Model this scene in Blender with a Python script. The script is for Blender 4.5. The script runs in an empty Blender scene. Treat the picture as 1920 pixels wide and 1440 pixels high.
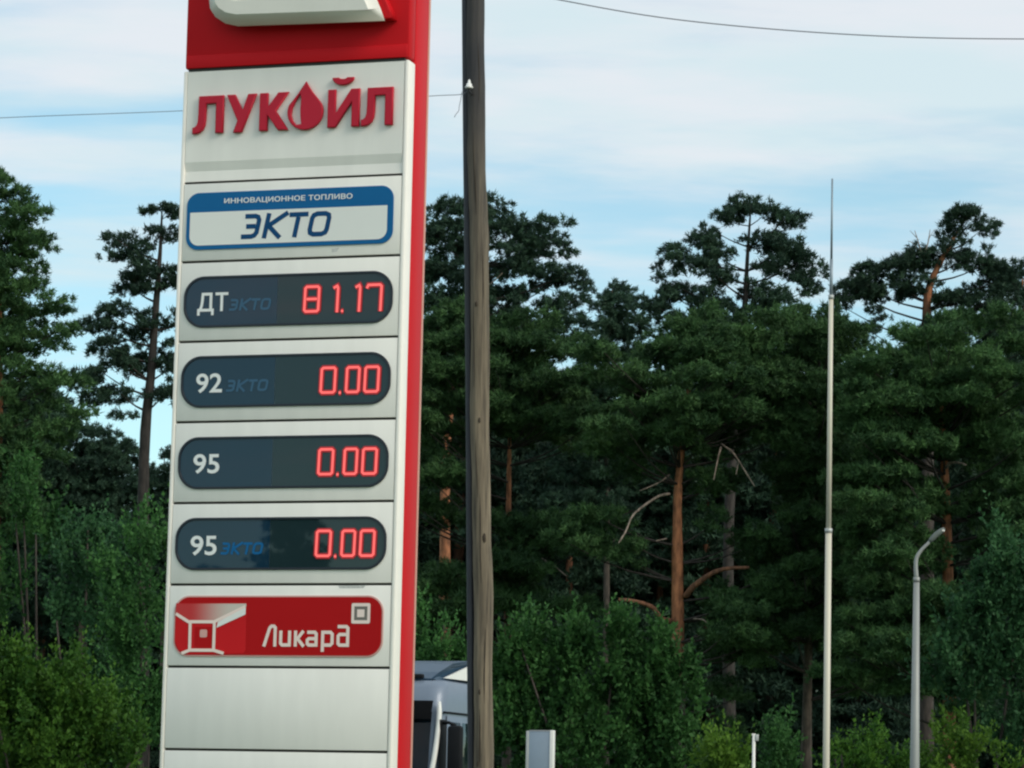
import bpy, bmesh, math, random
import numpy as np
from mathutils import Vector, Matrix

scene = bpy.context.scene
COL = scene.collection
R = math.radians
rng = np.random.default_rng(7)
random.seed(7)

# ------------------------------------------------------------------ camera
FPX = 6000.0                       # focal length in pixels of the 1920 px wide photograph
PITCH = math.atan(830 / FPX)
ROLL = R(1.2)
CAM = np.array([0.0, 0.0, 1.6])
FW = np.array([0, math.cos(PITCH), math.sin(PITCH)])
_u0 = np.array([0, -math.sin(PITCH), math.cos(PITCH)])
_r0 = np.array([1.0, 0, 0])
RT = math.cos(ROLL) * _r0 + math.sin(ROLL) * _u0
UP = -math.sin(ROLL) * _r0 + math.cos(ROLL) * _u0
cam_data = bpy.data.cameras.new('camera')
cam_data.sensor_width = 36.0
cam_data.lens = FPX / 1920 * 36.0
cam_data.clip_end = 3000
cam = bpy.data.objects.new('camera', cam_data)
COL.objects.link(cam)
m = Matrix.Identity(4)
for i in range(3):
    m[i][0], m[i][1], m[i][2], m[i][3] = RT[i], UP[i], -FW[i], CAM[i]
cam.matrix_world = m
scene.camera = cam

# ------------------------------------------------------------------ sky, sun, exposure
SUN_AZ, SUN_EL = R(128), R(34)      # azimuth measured from +Y (view direction) towards +X
world = bpy.data.worlds.new('World')
scene.world = world
world.use_nodes = True
nt = world.node_tree
nt.nodes.clear()
def N(tree, kind, **kw):
    n = tree.nodes.new(kind)
    for k, v in kw.items():
        setattr(n, k, v)
    return n
def math_node(tree, op, a, b=None, c=None, clamp=False):
    n = N(tree, 'ShaderNodeMath', operation=op, use_clamp=clamp)
    for i, s in enumerate((a, b, c)):
        if s is None: continue
        if hasattr(s, 'links'): tree.links.new(s, n.inputs[i])
        else: n.inputs[i].default_value = s
    return n.outputs[0]
def mix_col(tree, fac, a, b, mode='MIX'):
    n = N(tree, 'ShaderNodeMix', data_type='RGBA', blend_type=mode)
    for sock, s in ((n.inputs[0], fac), (n.inputs[6], a), (n.inputs[7], b)):
        if hasattr(s, 'links'): tree.links.new(s, sock)
        elif isinstance(s, (int, float)): sock.default_value = s
        else: sock.default_value = (*s, 1) if len(s) == 3 else s
    return n.outputs[2]
sky = N(nt, 'ShaderNodeTexSky', sky_type='NISHITA', sun_disc=False)
sky.sun_elevation = SUN_EL
sky.sun_rotation = SUN_AZ
sky.altitude = 200
sky.air_density = 1.0
sky.dust_density = 0.6
sky.ozone_density = 1.5
tc = N(nt, 'ShaderNodeTexCoord')
sep = N(nt, 'ShaderNodeSeparateXYZ')
nt.links.new(tc.outputs['Generated'], sep.inputs[0])
zz = math_node(nt, 'MAXIMUM', sep.outputs[2], 0.0)
den = math_node(nt, 'ADD', zz, 0.06)
px_ = math_node(nt, 'DIVIDE', sep.outputs[0], den)
py_ = math_node(nt, 'DIVIDE', sep.outputs[1], den)
comb = N(nt, 'ShaderNodeCombineXYZ')
nt.links.new(px_, comb.inputs[0]); nt.links.new(py_, comb.inputs[1])
mp = N(nt, 'ShaderNodeMapping')
mp.inputs['Rotation'].default_value = (0, 0, R(-20))
mp.inputs['Location'].default_value = (3.1, 1.7, 0)
mp.inputs['Scale'].default_value = (0.9, 1.5, 1)
nt.links.new(comb.outputs[0], mp.inputs[0])
no = N(nt, 'ShaderNodeTexNoise')
no.inputs['Scale'].default_value = 1.1
no.inputs['Detail'].default_value = 6
no.inputs['Roughness'].default_value = 0.5
no.inputs['Distortion'].default_value = 0.35
nt.links.new(mp.outputs[0], no.inputs[0])
no2 = N(nt, 'ShaderNodeTexNoise')
no2.inputs['Scale'].default_value = 3.2
no2.inputs['Detail'].default_value = 7
no2.inputs['Roughness'].default_value = 0.55
nt.links.new(mp.outputs[0], no2.inputs[0])
# thin high cloud that thickens away from the horizon
elev = N(nt, 'ShaderNodeMapRange')
elev.inputs[1].default_value = 0.13; elev.inputs[2].default_value = 0.25
elev.inputs[3].default_value = -0.17; elev.inputs[4].default_value = 0.20
nt.links.new(zz, elev.inputs[0])
cov = math_node(nt, 'ADD', no.outputs[0], elev.outputs[0])
cov = math_node(nt, 'ADD', cov, math_node(nt, 'MULTIPLY', math_node(nt, 'SUBTRACT', no2.outputs[0], 0.5), 0.55))
cf = N(nt, 'ShaderNodeMapRange', interpolation_type='SMOOTHSTEP')
cf.inputs[1].default_value = 0.36; cf.inputs[2].default_value = 0.72
cf.inputs[3].default_value = 0.12; cf.inputs[4].default_value = 0.93
nt.links.new(cov, cf.inputs[0])
SKY_TINT = (1.19, 1.42, 1.27)
skyc = mix_col(nt, 1.0, sky.outputs[0], SKY_TINT, 'MULTIPLY')
no3 = N(nt, 'ShaderNodeTexNoise')
no3.inputs['Scale'].default_value = 2.1; no3.inputs['Detail'].default_value = 5
mp3 = N(nt, 'ShaderNodeMapping'); mp3.inputs['Location'].default_value = (9.3, 4.4, 0)
nt.links.new(mp.outputs[0], mp3.inputs[0]); nt.links.new(mp3.outputs[0], no3.inputs[0])
mr3 = N(nt, 'ShaderNodeMapRange', interpolation_type='SMOOTHSTEP')
mr3.inputs[1].default_value = 0.40; mr3.inputs[2].default_value = 0.60
nt.links.new(no3.outputs[0], mr3.inputs[0])
cloudc = mix_col(nt, mr3.outputs[0], (5.65, 6.70, 7.05), (6.55, 6.85, 7.2))
worldc = mix_col(nt, cf.outputs[0], skyc, cloudc)
bg = N(nt, 'ShaderNodeBackground')
bg.inputs['Strength'].default_value = 0.1
nt.links.new(worldc, bg.inputs[0])
wo = N(nt, 'ShaderNodeOutputWorld')
nt.links.new(bg.outputs[0], wo.inputs[0])

sun_d = bpy.data.lights.new('sun', 'SUN')
sun_d.energy = 1.7
sun_d.angle = R(28)
sun_d.color = (1.0, 0.90, 0.78)
sun = bpy.data.objects.new('sun', sun_d)
COL.objects.link(sun)
sd = Vector((math.sin(SUN_AZ) * math.cos(SUN_EL), math.cos(SUN_AZ) * math.cos(SUN_EL), math.sin(SUN_EL)))
sun.rotation_euler = (-sd).to_track_quat('-Z', 'Y').to_euler()
sun.location = (30, -20, 40)

scene.view_settings.view_transform = 'Standard'
scene.view_settings.look = 'None'
scene.view_settings.gamma = 1.0
scene.view_settings.exposure = 0.32
scene.cycles.filter_width = 2.3     # the photograph is a soft phone zoom

# ------------------------------------------------------------------ helpers
def ray(px, py):
    return FW + (px - 960) / FPX * RT - (py - 720) / FPX * UP
def at(px, py, Y):
    """World point on the plane y = Y seen at photo pixel (px, py)."""
    d = ray(px, py)
    return CAM + d * (Y / d[1])

def tag(o, label=None, cat=None, group=None, kind=None):
    if label: o['label'] = label
    if cat: o['category'] = cat
    if group: o['group'] = group
    if kind: o['kind'] = kind
    return o
def empty(name, loc, label=None, cat=None, group=None, rz=0.0):
    o = bpy.data.objects.new(name, None)
    o.empty_display_size = 0.3
    COL.objects.link(o)
    o.location = loc
    o.rotation_euler = (0, 0, rz)
    return tag(o, label, cat, group)
def link_mesh(name, me, mat=None, parent=None):
    o = bpy.data.objects.new(name, me)
    COL.objects.link(o)
    if mat:
        for mm in (mat if isinstance(mat, (list, tuple)) else [mat]):
            me.materials.append(mm)
    if parent: o.parent = parent
    return o
def from_bm(name, bm, mat=None, parent=None, smooth=False):
    me = bpy.data.meshes.new(name)
    bmesh.ops.recalc_face_normals(bm, faces=bm.faces[:])
    bm.to_mesh(me); bm.free()
    if smooth:
        me.polygons.foreach_set('use_smooth', [True] * len(me.polygons))
        try: me.set_sharp_from_angle(angle=R(40))
        except Exception: pass
    return link_mesh(name, me, mat, parent)
def np_mesh(name, V, F, tint=None, smooth=False):
    """V (n,3), F (m,k) with constant k."""
    V = np.asarray(V, np.float32); F = np.asarray(F, np.int32)
    me = bpy.data.meshes.new(name)
    k = F.shape[1]
    me.vertices.add(len(V)); me.vertices.foreach_set('co', V.ravel())
    me.loops.add(F.size); me.loops.foreach_set('vertex_index', F.ravel())
    me.polygons.add(len(F))
    me.polygons.foreach_set('loop_start', np.arange(0, F.size, k, dtype=np.int32))
    me.update(calc_edges=True)
    if smooth: me.polygons.foreach_set('use_smooth', np.ones(len(F), bool))
    if tint is not None:
        a = me.attributes.new('tint', 'FLOAT', 'POINT')
        a.data.foreach_set('value', np.asarray(tint, np.float32))
    return me
def add_box(bm, lo, hi, bevel=0.0, mi=0):
    before = set(bm.faces)
    vs = [bm.verts.new((x, y, z)) for x in (lo[0], hi[0]) for y in (lo[1], hi[1]) for z in (lo[2], hi[2])]
    for f in ((0, 1, 3, 2), (4, 6, 7, 5), (0, 4, 5, 1), (2, 3, 7, 6), (0, 2, 6, 4), (1, 5, 7, 3)):
        bm.faces.new([vs[i] for i in f])
    if bevel:
        es = list({e for v in vs for e in v.link_edges})
        bmesh.ops.bevel(bm, geom=es, offset=bevel, segments=2, profile=0.5, affect='EDGES')
    for f in bm.faces:
        if f not in before: f.material_index = mi
def box(name, lo, hi, mat, parent, bevel=0.0):
    bm = bmesh.new(); add_box(bm, lo, hi, bevel)
    return from_bm(name, bm, mat, parent, smooth=bevel > 0)
def tube_arrays(pts, rads, sides=8, cap=True, wob=0.0):
    pts = np.asarray(pts, float); rads = np.asarray(rads, float)
    n = len(pts)
    t = np.gradient(pts, axis=0) if n > 2 else np.repeat((pts[1:] - pts[:1]), 2, 0)
    t /= np.linalg.norm(t, axis=1, keepdims=True) + 1e-9
    ref = np.array([0.31, 0.95, 0.05]) if abs(t[0] @ np.array([0.31, 0.95, 0.05])) < 0.9 else np.array([1.0, 0, 0])
    a = np.cross(t, ref); a /= np.linalg.norm(a, axis=1, keepdims=True)
    b = np.cross(t, a)
    ang = np.linspace(0, 2 * np.pi, sides, endpoint=False)
    rr = rads[:, None] * (1 + (wob * rng.standard_normal((n, sides)) if wob else np.zeros((n, sides))))
    V = pts[:, None, :] + rr[..., None] * (np.cos(ang)[None, :, None] * a[:, None, :] + np.sin(ang)[None, :, None] * b[:, None, :])
    V = V.reshape(-1, 3)
    i = np.arange(n - 1)[:, None] * sides; j = np.arange(sides)[None, :]; j2 = (j + 1) % sides
    F = np.stack([i + j, i + j2, i + sides + j2, i + sides + j], -1).reshape(-1, 4)
    if cap:
        V = np.vstack([V, pts[:1], pts[-1:]])
        c0, c1 = len(V) - 2, len(V) - 1
        jj = np.arange(sides); j2 = (jj + 1) % sides
        o = (n - 1) * sides
        F = np.vstack([F, np.stack([jj * 0 + c0, j2, jj, jj], -1)[:, [0, 1, 2, 2]] * 0 + np.stack([jj * 0 + c0, j2, jj, jj * 0 + c0], -1)]) if False else F
        tri = np.vstack([np.stack([jj * 0 + c0, j2, jj], -1), np.stack([jj * 0 + c1, o + jj, o + j2], -1)])
        return V, F, tri
    return V, F, np.zeros((0, 3), int)
def tube_mesh(name, pts, rads, sides=8, wob=0.0, tint=None):
    V, F, T = tube_arrays(pts, rads, sides, True, wob)
    me = bpy.data.meshes.new(name)
    me.from_pydata(V.tolist(), [], F.tolist() + T.tolist())
    me.polygons.foreach_set('use_smooth', [True] * len(me.polygons))
    if tint is not None:
        a = me.attributes.new('tint', 'FLOAT', 'POINT')
        tv = np.concatenate([np.repeat(np.asarray(tint, float), sides), [tint[0], tint[-1]]])
        a.data.foreach_set('value', tv.astype(np.float32))
    return me
def smooth_path(pts, n):
    """Catmull-Rom through the points."""
    P = np.asarray(pts, float)
    P = np.vstack([2 * P[0] - P[1], P, 2 * P[-1] - P[-2]])
    out = []
    seg = len(P) - 3
    for s in np.linspace(0, seg - 1e-6, n):
        i = int(s); t = s - i
        p0, p1, p2, p3 = P[i:i + 4]
        out.append(0.5 * (2 * p1 + (p2 - p0) * t + (2 * p0 - 5 * p1 + 4 * p2 - p3) * t * t + (3 * p1 - p0 - 3 * p2 + p3) * t ** 3))
    return np.array(out)

# ------------------------------------------------------------------ materials
def mat_basic(name, col, rough=0.5, metal=0.0, var=0.06, scale=6.0, bump=0.0, bscale=60.0, stretch=(1, 1, 1), coat=0.0, emis=None, estr=0.0, spec=0.5):
    mt = bpy.data.materials.new(name); mt.use_nodes = True
    t = mt.node_tree; b = t.nodes['Principled BSDF']
    b.inputs['Roughness'].default_value = rough
    b.inputs['Metallic'].default_value = metal
    b.inputs['Coat Weight'].default_value = coat
    b.inputs['Specular IOR Level'].default_value = spec
    co = N(t, 'ShaderNodeTexCoord')
    mp = N(t, 'ShaderNodeMapping'); mp.inputs['Scale'].default_value = stretch
    t.links.new(co.outputs['Object'], mp.inputs[0])
    nz = N(t, 'ShaderNodeTexNoise'); nz.inputs['Scale'].default_value = scale; nz.inputs['Detail'].default_value = 5
    t.links.new(mp.outputs[0], nz.inputs[0])
    lo = tuple(max(0, c * (1 - var * 2)) for c in col); hi = tuple(min(1, c * (1 + var * 2)) for c in col)
    t.links.new(mix_col(t, nz.outputs[0], lo, hi), b.inputs['Base Color'])
    if bump:
        n2 = N(t, 'ShaderNodeTexNoise'); n2.inputs['Scale'].default_value = bscale; n2.inputs['Detail'].default_value = 4
        t.links.new(mp.outputs[0], n2.inputs[0])
        bp = N(t, 'ShaderNodeBump'); bp.inputs['Strength'].default_value = bump; bp.inputs['Distance'].default_value = 0.01
        t.links.new(n2.outputs[0], bp.inputs['Height']); t.links.new(bp.outputs[0], b.inputs['Normal'])
    if emis:
        b.inputs['Emission Color'].default_value = (*emis, 1); b.inputs['Emission Strength'].default_value = estr
    return mt
def mat_foliage(name, dark, light, trans=0.25, rough=0.55):
    mt = bpy.data.materials.new(name); mt.use_nodes = True
    t = mt.node_tree; b = t.nodes['Principled BSDF']
    b.inputs['Roughness'].default_value = rough
    b.inputs['Specular IOR Level'].default_value = 0.12
    at_ = N(t, 'ShaderNodeAttribute', attribute_name='tint')
    oi = N(t, 'ShaderNodeObjectInfo')
    c = mix_col(t, at_.outputs['Fac'], dark, light)
    hs = N(t, 'ShaderNodeHueSaturation')
    t.links.new(c, hs.inputs['Color'])
    t.links.new(math_node(t, 'ADD', 0.85, math_node(t, 'MULTIPLY', oi.outputs['Random'], 0.3)), hs.inputs['Value'])
    t.links.new(hs.outputs[0], b.inputs['Base Color'])
    tr = N(t, 'ShaderNodeBsdfTranslucent'); t.links.new(hs.outputs[0], tr.inputs[0])
    mx = N(t, 'ShaderNodeMixShader'); mx.inputs[0].default_value = trans
    t.links.new(b.outputs[0], mx.inputs[1]); t.links.new(tr.outputs[0], mx.inputs[2])
    t.links.new(mx.outputs[0], t.nodes['Material Output'].inputs[0])
    return mt
def mat_bark(name, low, high):
    """Scots pine bark: grey brown and fissured low down, orange and flaky higher up (tint = height on the stem)."""
    mt = bpy.data.materials.new(name); mt.use_nodes = True
    t = mt.node_tree; b = t.nodes['Principled BSDF']; b.inputs['Roughness'].default_value = 0.85
    at_ = N(t, 'ShaderNodeAttribute', attribute_name='tint')
    co = N(t, 'ShaderNodeTexCoord'); mp = N(t, 'ShaderNodeMapping'); mp.inputs['Scale'].default_value = (5, 5, 1.6)
    t.links.new(co.outputs['Object'], mp.inputs[0])
    nz = N(t, 'ShaderNodeTexNoise'); nz.inputs['Scale'].default_value = 2.2; nz.inputs['Detail'].default_value = 6
    t.links.new(mp.outputs[0], nz.inputs[0])
    c = mix_col(t, at_.outputs['Fac'], low, high)
    ramp = N(t, 'ShaderNodeMapRange'); ramp.inputs[1].default_value = 0.35; ramp.inputs[2].default_value = 0.65
    ramp.inputs[3].default_value = 0.45; ramp.inputs[4].default_value = 1.25
    t.links.new(nz.outputs[0], ramp.inputs[0])
    cc = N(t, 'ShaderNodeCombineColor')
    for i in range(3): t.links.new(ramp.outputs[0], cc.inputs[i])
    t.links.new(mix_col(t, 1.0, c, cc.outputs[0], 'MULTIPLY'), b.inputs['Base Color'])
    bp = N(t, 'ShaderNodeBump'); bp.inputs['Strength'].default_value = 0.6; bp.inputs['Distance'].default_value = 0.03
    t.links.new(nz.outputs[0], bp.inputs['Height']); t.links.new(bp.outputs[0], b.inputs['Normal'])
    return mt

M = {}
M['panel_white'] = mat_basic('panel_white', (0.815, 0.80, 0.755), 0.45, var=0.045, scale=2.6, bump=0.03, bscale=2.0, stretch=(2.6, 1, 0.5))
M['trim_white'] = mat_basic('trim_white', (0.86, 0.825, 0.765), 0.42, var=0.03)
M['sign_red'] = mat_basic('sign_red', (0.56, 0.010, 0.016), 0.5, var=0.05, scale=1.2, spec=0.10)
M['rear_trim'] = mat_basic('rear_trim', (0.62, 0.33, 0.27), 0.5, var=0.03)
M['letter_red'] = mat_basic('letter_red', (0.47, 0.010, 0.032), 0.45, var=0.03, spec=0.25)
M['logo_white'] = mat_basic('logo_white', (0.70, 0.69, 0.63), 0.4, var=0.03)
M['sign_dark'] = mat_basic('sign_dark', (0.035, 0.035, 0.032), 0.7)
M['ekto_blue'] = mat_basic('ekto_blue', (0.002, 0.115, 0.31), 0.45, var=0.03, spec=0.2)
M['ekto_ink'] = mat_basic('ekto_ink', (0.001, 0.056, 0.165), 0.5, var=0.02, spec=0.2)
M['face_white'] = mat_basic('face_white', (0.78, 0.79, 0.76), 0.45, var=0.03, scale=1.5)
M['print_white'] = mat_basic('print_white', (0.78, 0.80, 0.80), 0.5, var=0.02)
M['display_navy'] = mat_basic('display_navy', (0.008, 0.031, 0.057), 0.015, var=0.06, scale=1.5, spec=0.5)
M['display_led'] = mat_basic('display_led', (0.014, 0.031, 0.036), 0.015, var=0.06, scale=1.5, spec=0.5)
M['bezel'] = mat_basic('bezel', (0.006, 0.010, 0.02), 0.3)
M['faint_blue'] = mat_basic('faint_blue', (0.026, 0.095, 0.175), 0.35, var=0.02)
M['led_core'] = mat_basic('led_core', (0.3, 0.03, 0.03), 0.4, emis=(1.0, 0.15, 0.14), estr=0.78)
M['led_halo'] = mat_basic('led_halo', (0.25, 0.01, 0.015), 0.4, emis=(0.8, 0.03, 0.04), estr=0.16)  # halo around the lit segments, put in as dim red emission
M['card_red'] = mat_basic('card_red', (0.42, 0.007, 0.009), 0.5, var=0.04, scale=2, spec=0.1)
M['card_red_bright'] = mat_basic('card_red_bright', (0.56, 0.014, 0.018), 0.5, var=0.08, scale=2, spec=0.1)
M['card_rim'] = mat_basic('card_rim', (0.62, 0.34, 0.31), 0.4)
M['print_cream'] = mat_basic('print_cream', (0.84, 0.69, 0.63), 0.45, var=0.02)
M['print_grey'] = mat_basic('print_grey', (0.16, 0.15, 0.13), 0.5)
M['concrete'] = mat_basic('concrete', (0.34, 0.33, 0.30), 0.85, var=0.12, scale=5, bump=0.3)
M['galv'] = mat_basic('galvanised_steel', (0.40, 0.42, 0.41), 0.45, metal=0.3, var=0.10, scale=5, stretch=(1, 1, 0.3))
M['lamp_grey'] = mat_basic('lamp_grey', (0.27, 0.285, 0.275), 0.5, metal=0.2, var=0.12, scale=6, stretch=(1, 1, 0.3))
M['luminaire'] = mat_basic('luminaire_grey', (0.10, 0.12, 0.11), 0.5, var=0.08)
M['mast_cream'] = mat_basic('mast_cream', (0.58, 0.55, 0.45), 0.42, var=0.05, stretch=(1, 1, 0.3))
M['tape'] = mat_basic('tape_residue', (0.56, 0.56, 0.54), 0.6, var=0.2, scale=40)
M['mast_grey'] = mat_basic('mast_grey', (0.22, 0.27, 0.31), 0.45, metal=0.3)
M['wire'] = mat_basic('wire', (0.16, 0.17, 0.20), 0.6)
M['porcelain'] = mat_basic('porcelain', (0.8, 0.8, 0.78), 0.2)
M['iron'] = mat_basic('iron', (0.03, 0.03, 0.035), 0.6)
M['glass_dark'] = mat_basic('glass_dark', (0.006, 0.012, 0.018), 0.03)
M['truck_silver'] = mat_basic('truck_silver', (0.165, 0.205, 0.265), 0.38, metal=0.15, var=0.03, coat=0.1, spec=0.35)
M['truck_blue'] = mat_basic('truck_blue_grey', (0.032, 0.068, 0.115), 0.4, metal=0.1, var=0.05, coat=0.1, spec=0.3)
M['truck_pale'] = mat_basic('truck_pale', (0.72, 0.72, 0.68), 0.35, var=0.03)
M['truck_black'] = mat_basic('truck_black_plastic', (0.008, 0.009, 0.011), 0.7, spec=0.15)
M['rubber'] = mat_basic('rubber', (0.02, 0.02, 0.02), 0.8)
M['headlight'] = mat_basic('headlight_glass', (0.5, 0.52, 0.55), 0.1, metal=0.6)
M['board_grey'] = mat_basic('board_grey', (0.25, 0.31, 0.38), 0.4, metal=0.3, var=0.03)
M['grass'] = mat_basic('grass_ground', (0.055, 0.085, 0.028), 0.9, var=0.3, scale=0.8, bump=0.6, bscale=20)
M['asphalt'] = mat_basic('asphalt', (0.05, 0.05, 0.052), 0.85, var=0.15, scale=3, bump=0.3, bscale=120)
M['needles'] = mat_foliage('pine_needles', (0.026, 0.064, 0.026), (0.078, 0.165, 0.056), 0.2)
M['needles_blue'] = mat_foliage('pine_needles_bluish', (0.022, 0.046, 0.034), (0.052, 0.104, 0.062), 0.15)
M['leaf_mid'] = mat_foliage('leaf_mid_green', (0.022, 0.072, 0.022), (0.064, 0.172, 0.046), 0.3)
M['leaf_bright'] = mat_foliage('leaf_bright_green', (0.026, 0.082, 0.014), (0.080, 0.180, 0.024), 0.3)
M['leaf_blue'] = mat_foliage('leaf_bluish_green', (0.019, 0.060, 0.026), (0.050, 0.135, 0.052), 0.3)
M['leaf_yellow'] = mat_foliage('leaf_yellow_green', (0.040, 0.105, 0.015), (0.105, 0.205, 0.027), 0.35)
M['bark_pine'] = mat_bark('pine_bark', (0.040, 0.031, 0.026), (0.34, 0.135, 0.062))
M['bark_grey'] = mat_bark('grey_bark', (0.030, 0.025, 0.022), (0.10, 0.078, 0.062))
M['limb_bare'] = mat_bark('bare_limb_bark', (0.20, 0.165, 0.14), (0.34, 0.27, 0.22))

def mat_pole():
    mt = bpy.data.materials.new('weathered_pole_wood'); mt.use_nodes = True
    t = mt.node_tree; b = t.nodes['Principled BSDF']; b.inputs['Roughness'].default_value = 0.85
    co = N(t, 'ShaderNodeTexCoord'); mp = N(t, 'ShaderNodeMapping'); mp.inputs['Scale'].default_value = (11, 11, 0.55)
    t.links.new(co.outputs['Object'], mp.inputs[0])
    a = N(t, 'ShaderNodeTexNoise'); a.inputs['Scale'].default_value = 2.2; a.inputs['Detail'].default_value = 7; a.inputs['Roughness'].default_value = 0.6
    t.links.new(mp.outputs[0], a.inputs[0])
    r = N(t, 'ShaderNodeValToRGB')
    r.color_ramp.elements[0].position = 0.30; r.color_ramp.elements[0].color = (0.050, 0.041, 0.030, 1)
    r.color_ramp.elements[1].position = 0.68; r.color_ramp.elements[1].color = (0.250, 0.205, 0.142, 1)
    t.links.new(a.outputs[0], r.inputs[0])
    # greyer and darker (creosote, weather) towards the top of the pole
    sp = N(t, 'ShaderNodeSeparateXYZ'); t.links.new(co.outputs['Object'], sp.inputs[0])
    mr = N(t, 'ShaderNodeMapRange'); mr.inputs[1].default_value = 6.2; mr.inputs[2].default_value = 9.0
    mr.inputs[3].default_value = 0.0; mr.inputs[4].default_value = 1.1
    t.links.new(sp.outputs[2], mr.inputs[0])
    b2 = N(t, 'ShaderNodeTexNoise'); b2.inputs['Scale'].default_value = 1.3; b2.inputs['Detail'].default_value = 3
    t.links.new(co.outputs['Object'], b2.inputs[0])
    f = math_node(t, 'MULTIPLY', mr.outputs[0], math_node(t, 'ADD', b2.outputs[0], 0.45), clamp=True)
    t.links.new(mix_col(t, f, r.outputs[0], (0.036, 0.036, 0.040)), b.inputs['Base Color'])
    bp = N(t, 'ShaderNodeBump'); bp.inputs['Strength'].default_value = 0.9; bp.inputs['Distance'].default_value = 0.02
    t.links.new(a.outputs[0], bp.inputs['Height']); t.links.new(bp.outputs[0], b.inputs['Normal'])
    return mt
M['pole'] = mat_pole()

# ------------------------------------------------------------------ ground
def sheet(name, x0, x1, y0, y1, z, mat, n=1):
    bm = bmesh.new()
    bmesh.ops.create_grid(bm, x_segments=n, y_segments=n, size=0.5)
    for v in bm.verts:
        v.co = Vector((x0 + (v.co.x + 0.5) * (x1 - x0), y0 + (v.co.y + 0.5) * (y1 - y0), z))
    return tag(from_bm(name, bm, mat), kind='structure')
sheet('ground', -900, 900, -700, 1200, 0.0, M['grass'], 8)
sheet('forecourt', -30, 14, 26.5, 52, 0.008, M['asphalt'])
sheet('road', -200, 200, -8, 9, 0.008, M['asphalt'])
bm = bmesh.new(); add_box(bm, (-30, 26.3, 0), (14, 26.5, 0.13), 0.02)
tag(from_bm('kerb', bm, M['concrete']), kind='structure')

# ------------------------------------------------------------------ the price sign
P0 = np.array([-2.61158, 24.47699, 7.40204])   # top left front corner of the white panels
YAW = 0.300
su = Vector((math.cos(YAW), -math.sin(YAW), 0)); sn = Vector((-math.sin(YAW), -math.cos(YAW), 0))
# local frame of the sign: x to the right, z up, -y towards the viewer; origin at its base, under the left front corner
SIGN = empty('price_sign', (P0[0], P0[1], 0), 'tall red and white fuel price pylon with four dark LED price displays', 'price sign', rz=-YAW)
TOP = float(P0[2]); W = 1.85
def sign_uv(px, py, off=0.0):
    n = np.array(sn); d = ray(px, py)
    o = P0 + n * off
    p = CAM + d * (((o - CAM) @ n) / (d @ n)) - P0
    return float(p @ np.array(su)), float(p[2])
def outline_obj(name, loops, off, mat, parent, depth=0.0, bevel=0.0, res=2):
    """Flat or raised shape from closed outlines in sign coordinates (u, v); inner loops are holes; front at off+depth."""
    cu = bpy.data.curves.new(name, 'CURVE'); cu.dimensions = '2D'; cu.fill_mode = 'BOTH'
    for lp in loops:
        s = cu.splines.new('POLY'); s.points.add(len(lp) - 1)
        for p, (a, b) in zip(s.points, lp): p.co = (a, b, 0, 1)
        s.use_cyclic_u = True
    if depth:
        cu.extrude = max(depth / 2 - bevel, 0.0005); cu.bevel_depth = bevel; cu.bevel_resolution = res
        if bevel: cu.offset = -bevel
    tmp = bpy.data.objects.new('tmp', cu); COL.objects.link(tmp)
    dg = bpy.context.evaluated_depsgraph_get()
    me = bpy.data.meshes.new_from_object(tmp.evaluated_get(dg))
    bpy.data.objects.remove(tmp); bpy.data.curves.remove(cu)
    return finish_flat(name, me, off + depth / 2, mat, parent)
def finish_flat(name, me, off, mat, parent):
    n = len(me.vertices); co = np.empty(n * 3, np.float32); me.vertices.foreach_get('co', co); co = co.reshape(-1, 3)
    out = np.stack([co[:, 0], -(off + co[:, 2]), co[:, 1] + TOP], -1)
    me.vertices.foreach_set('co', out.ravel().astype(np.float32)); me.update()
    me.materials.clear(); me.name = name
    return link_mesh(name, me, mat, parent)
def rrect(u0, v0, u1, v1, r, n=8):
    """Rounded rectangle loop; v0 is the lower side."""
    out = []
    for cx, cy, a0 in ((u1 - r, v1 - r, 0), (u0 + r, v1 - r, 90), (u0 + r, v0 + r, 180), (u1 - r, v0 + r, 270)):
        for k in range(n + 1):
            a = R(a0 + 90 * k / n); out.append((cx + r * math.cos(a), cy + r * math.sin(a)))
    return out
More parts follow.
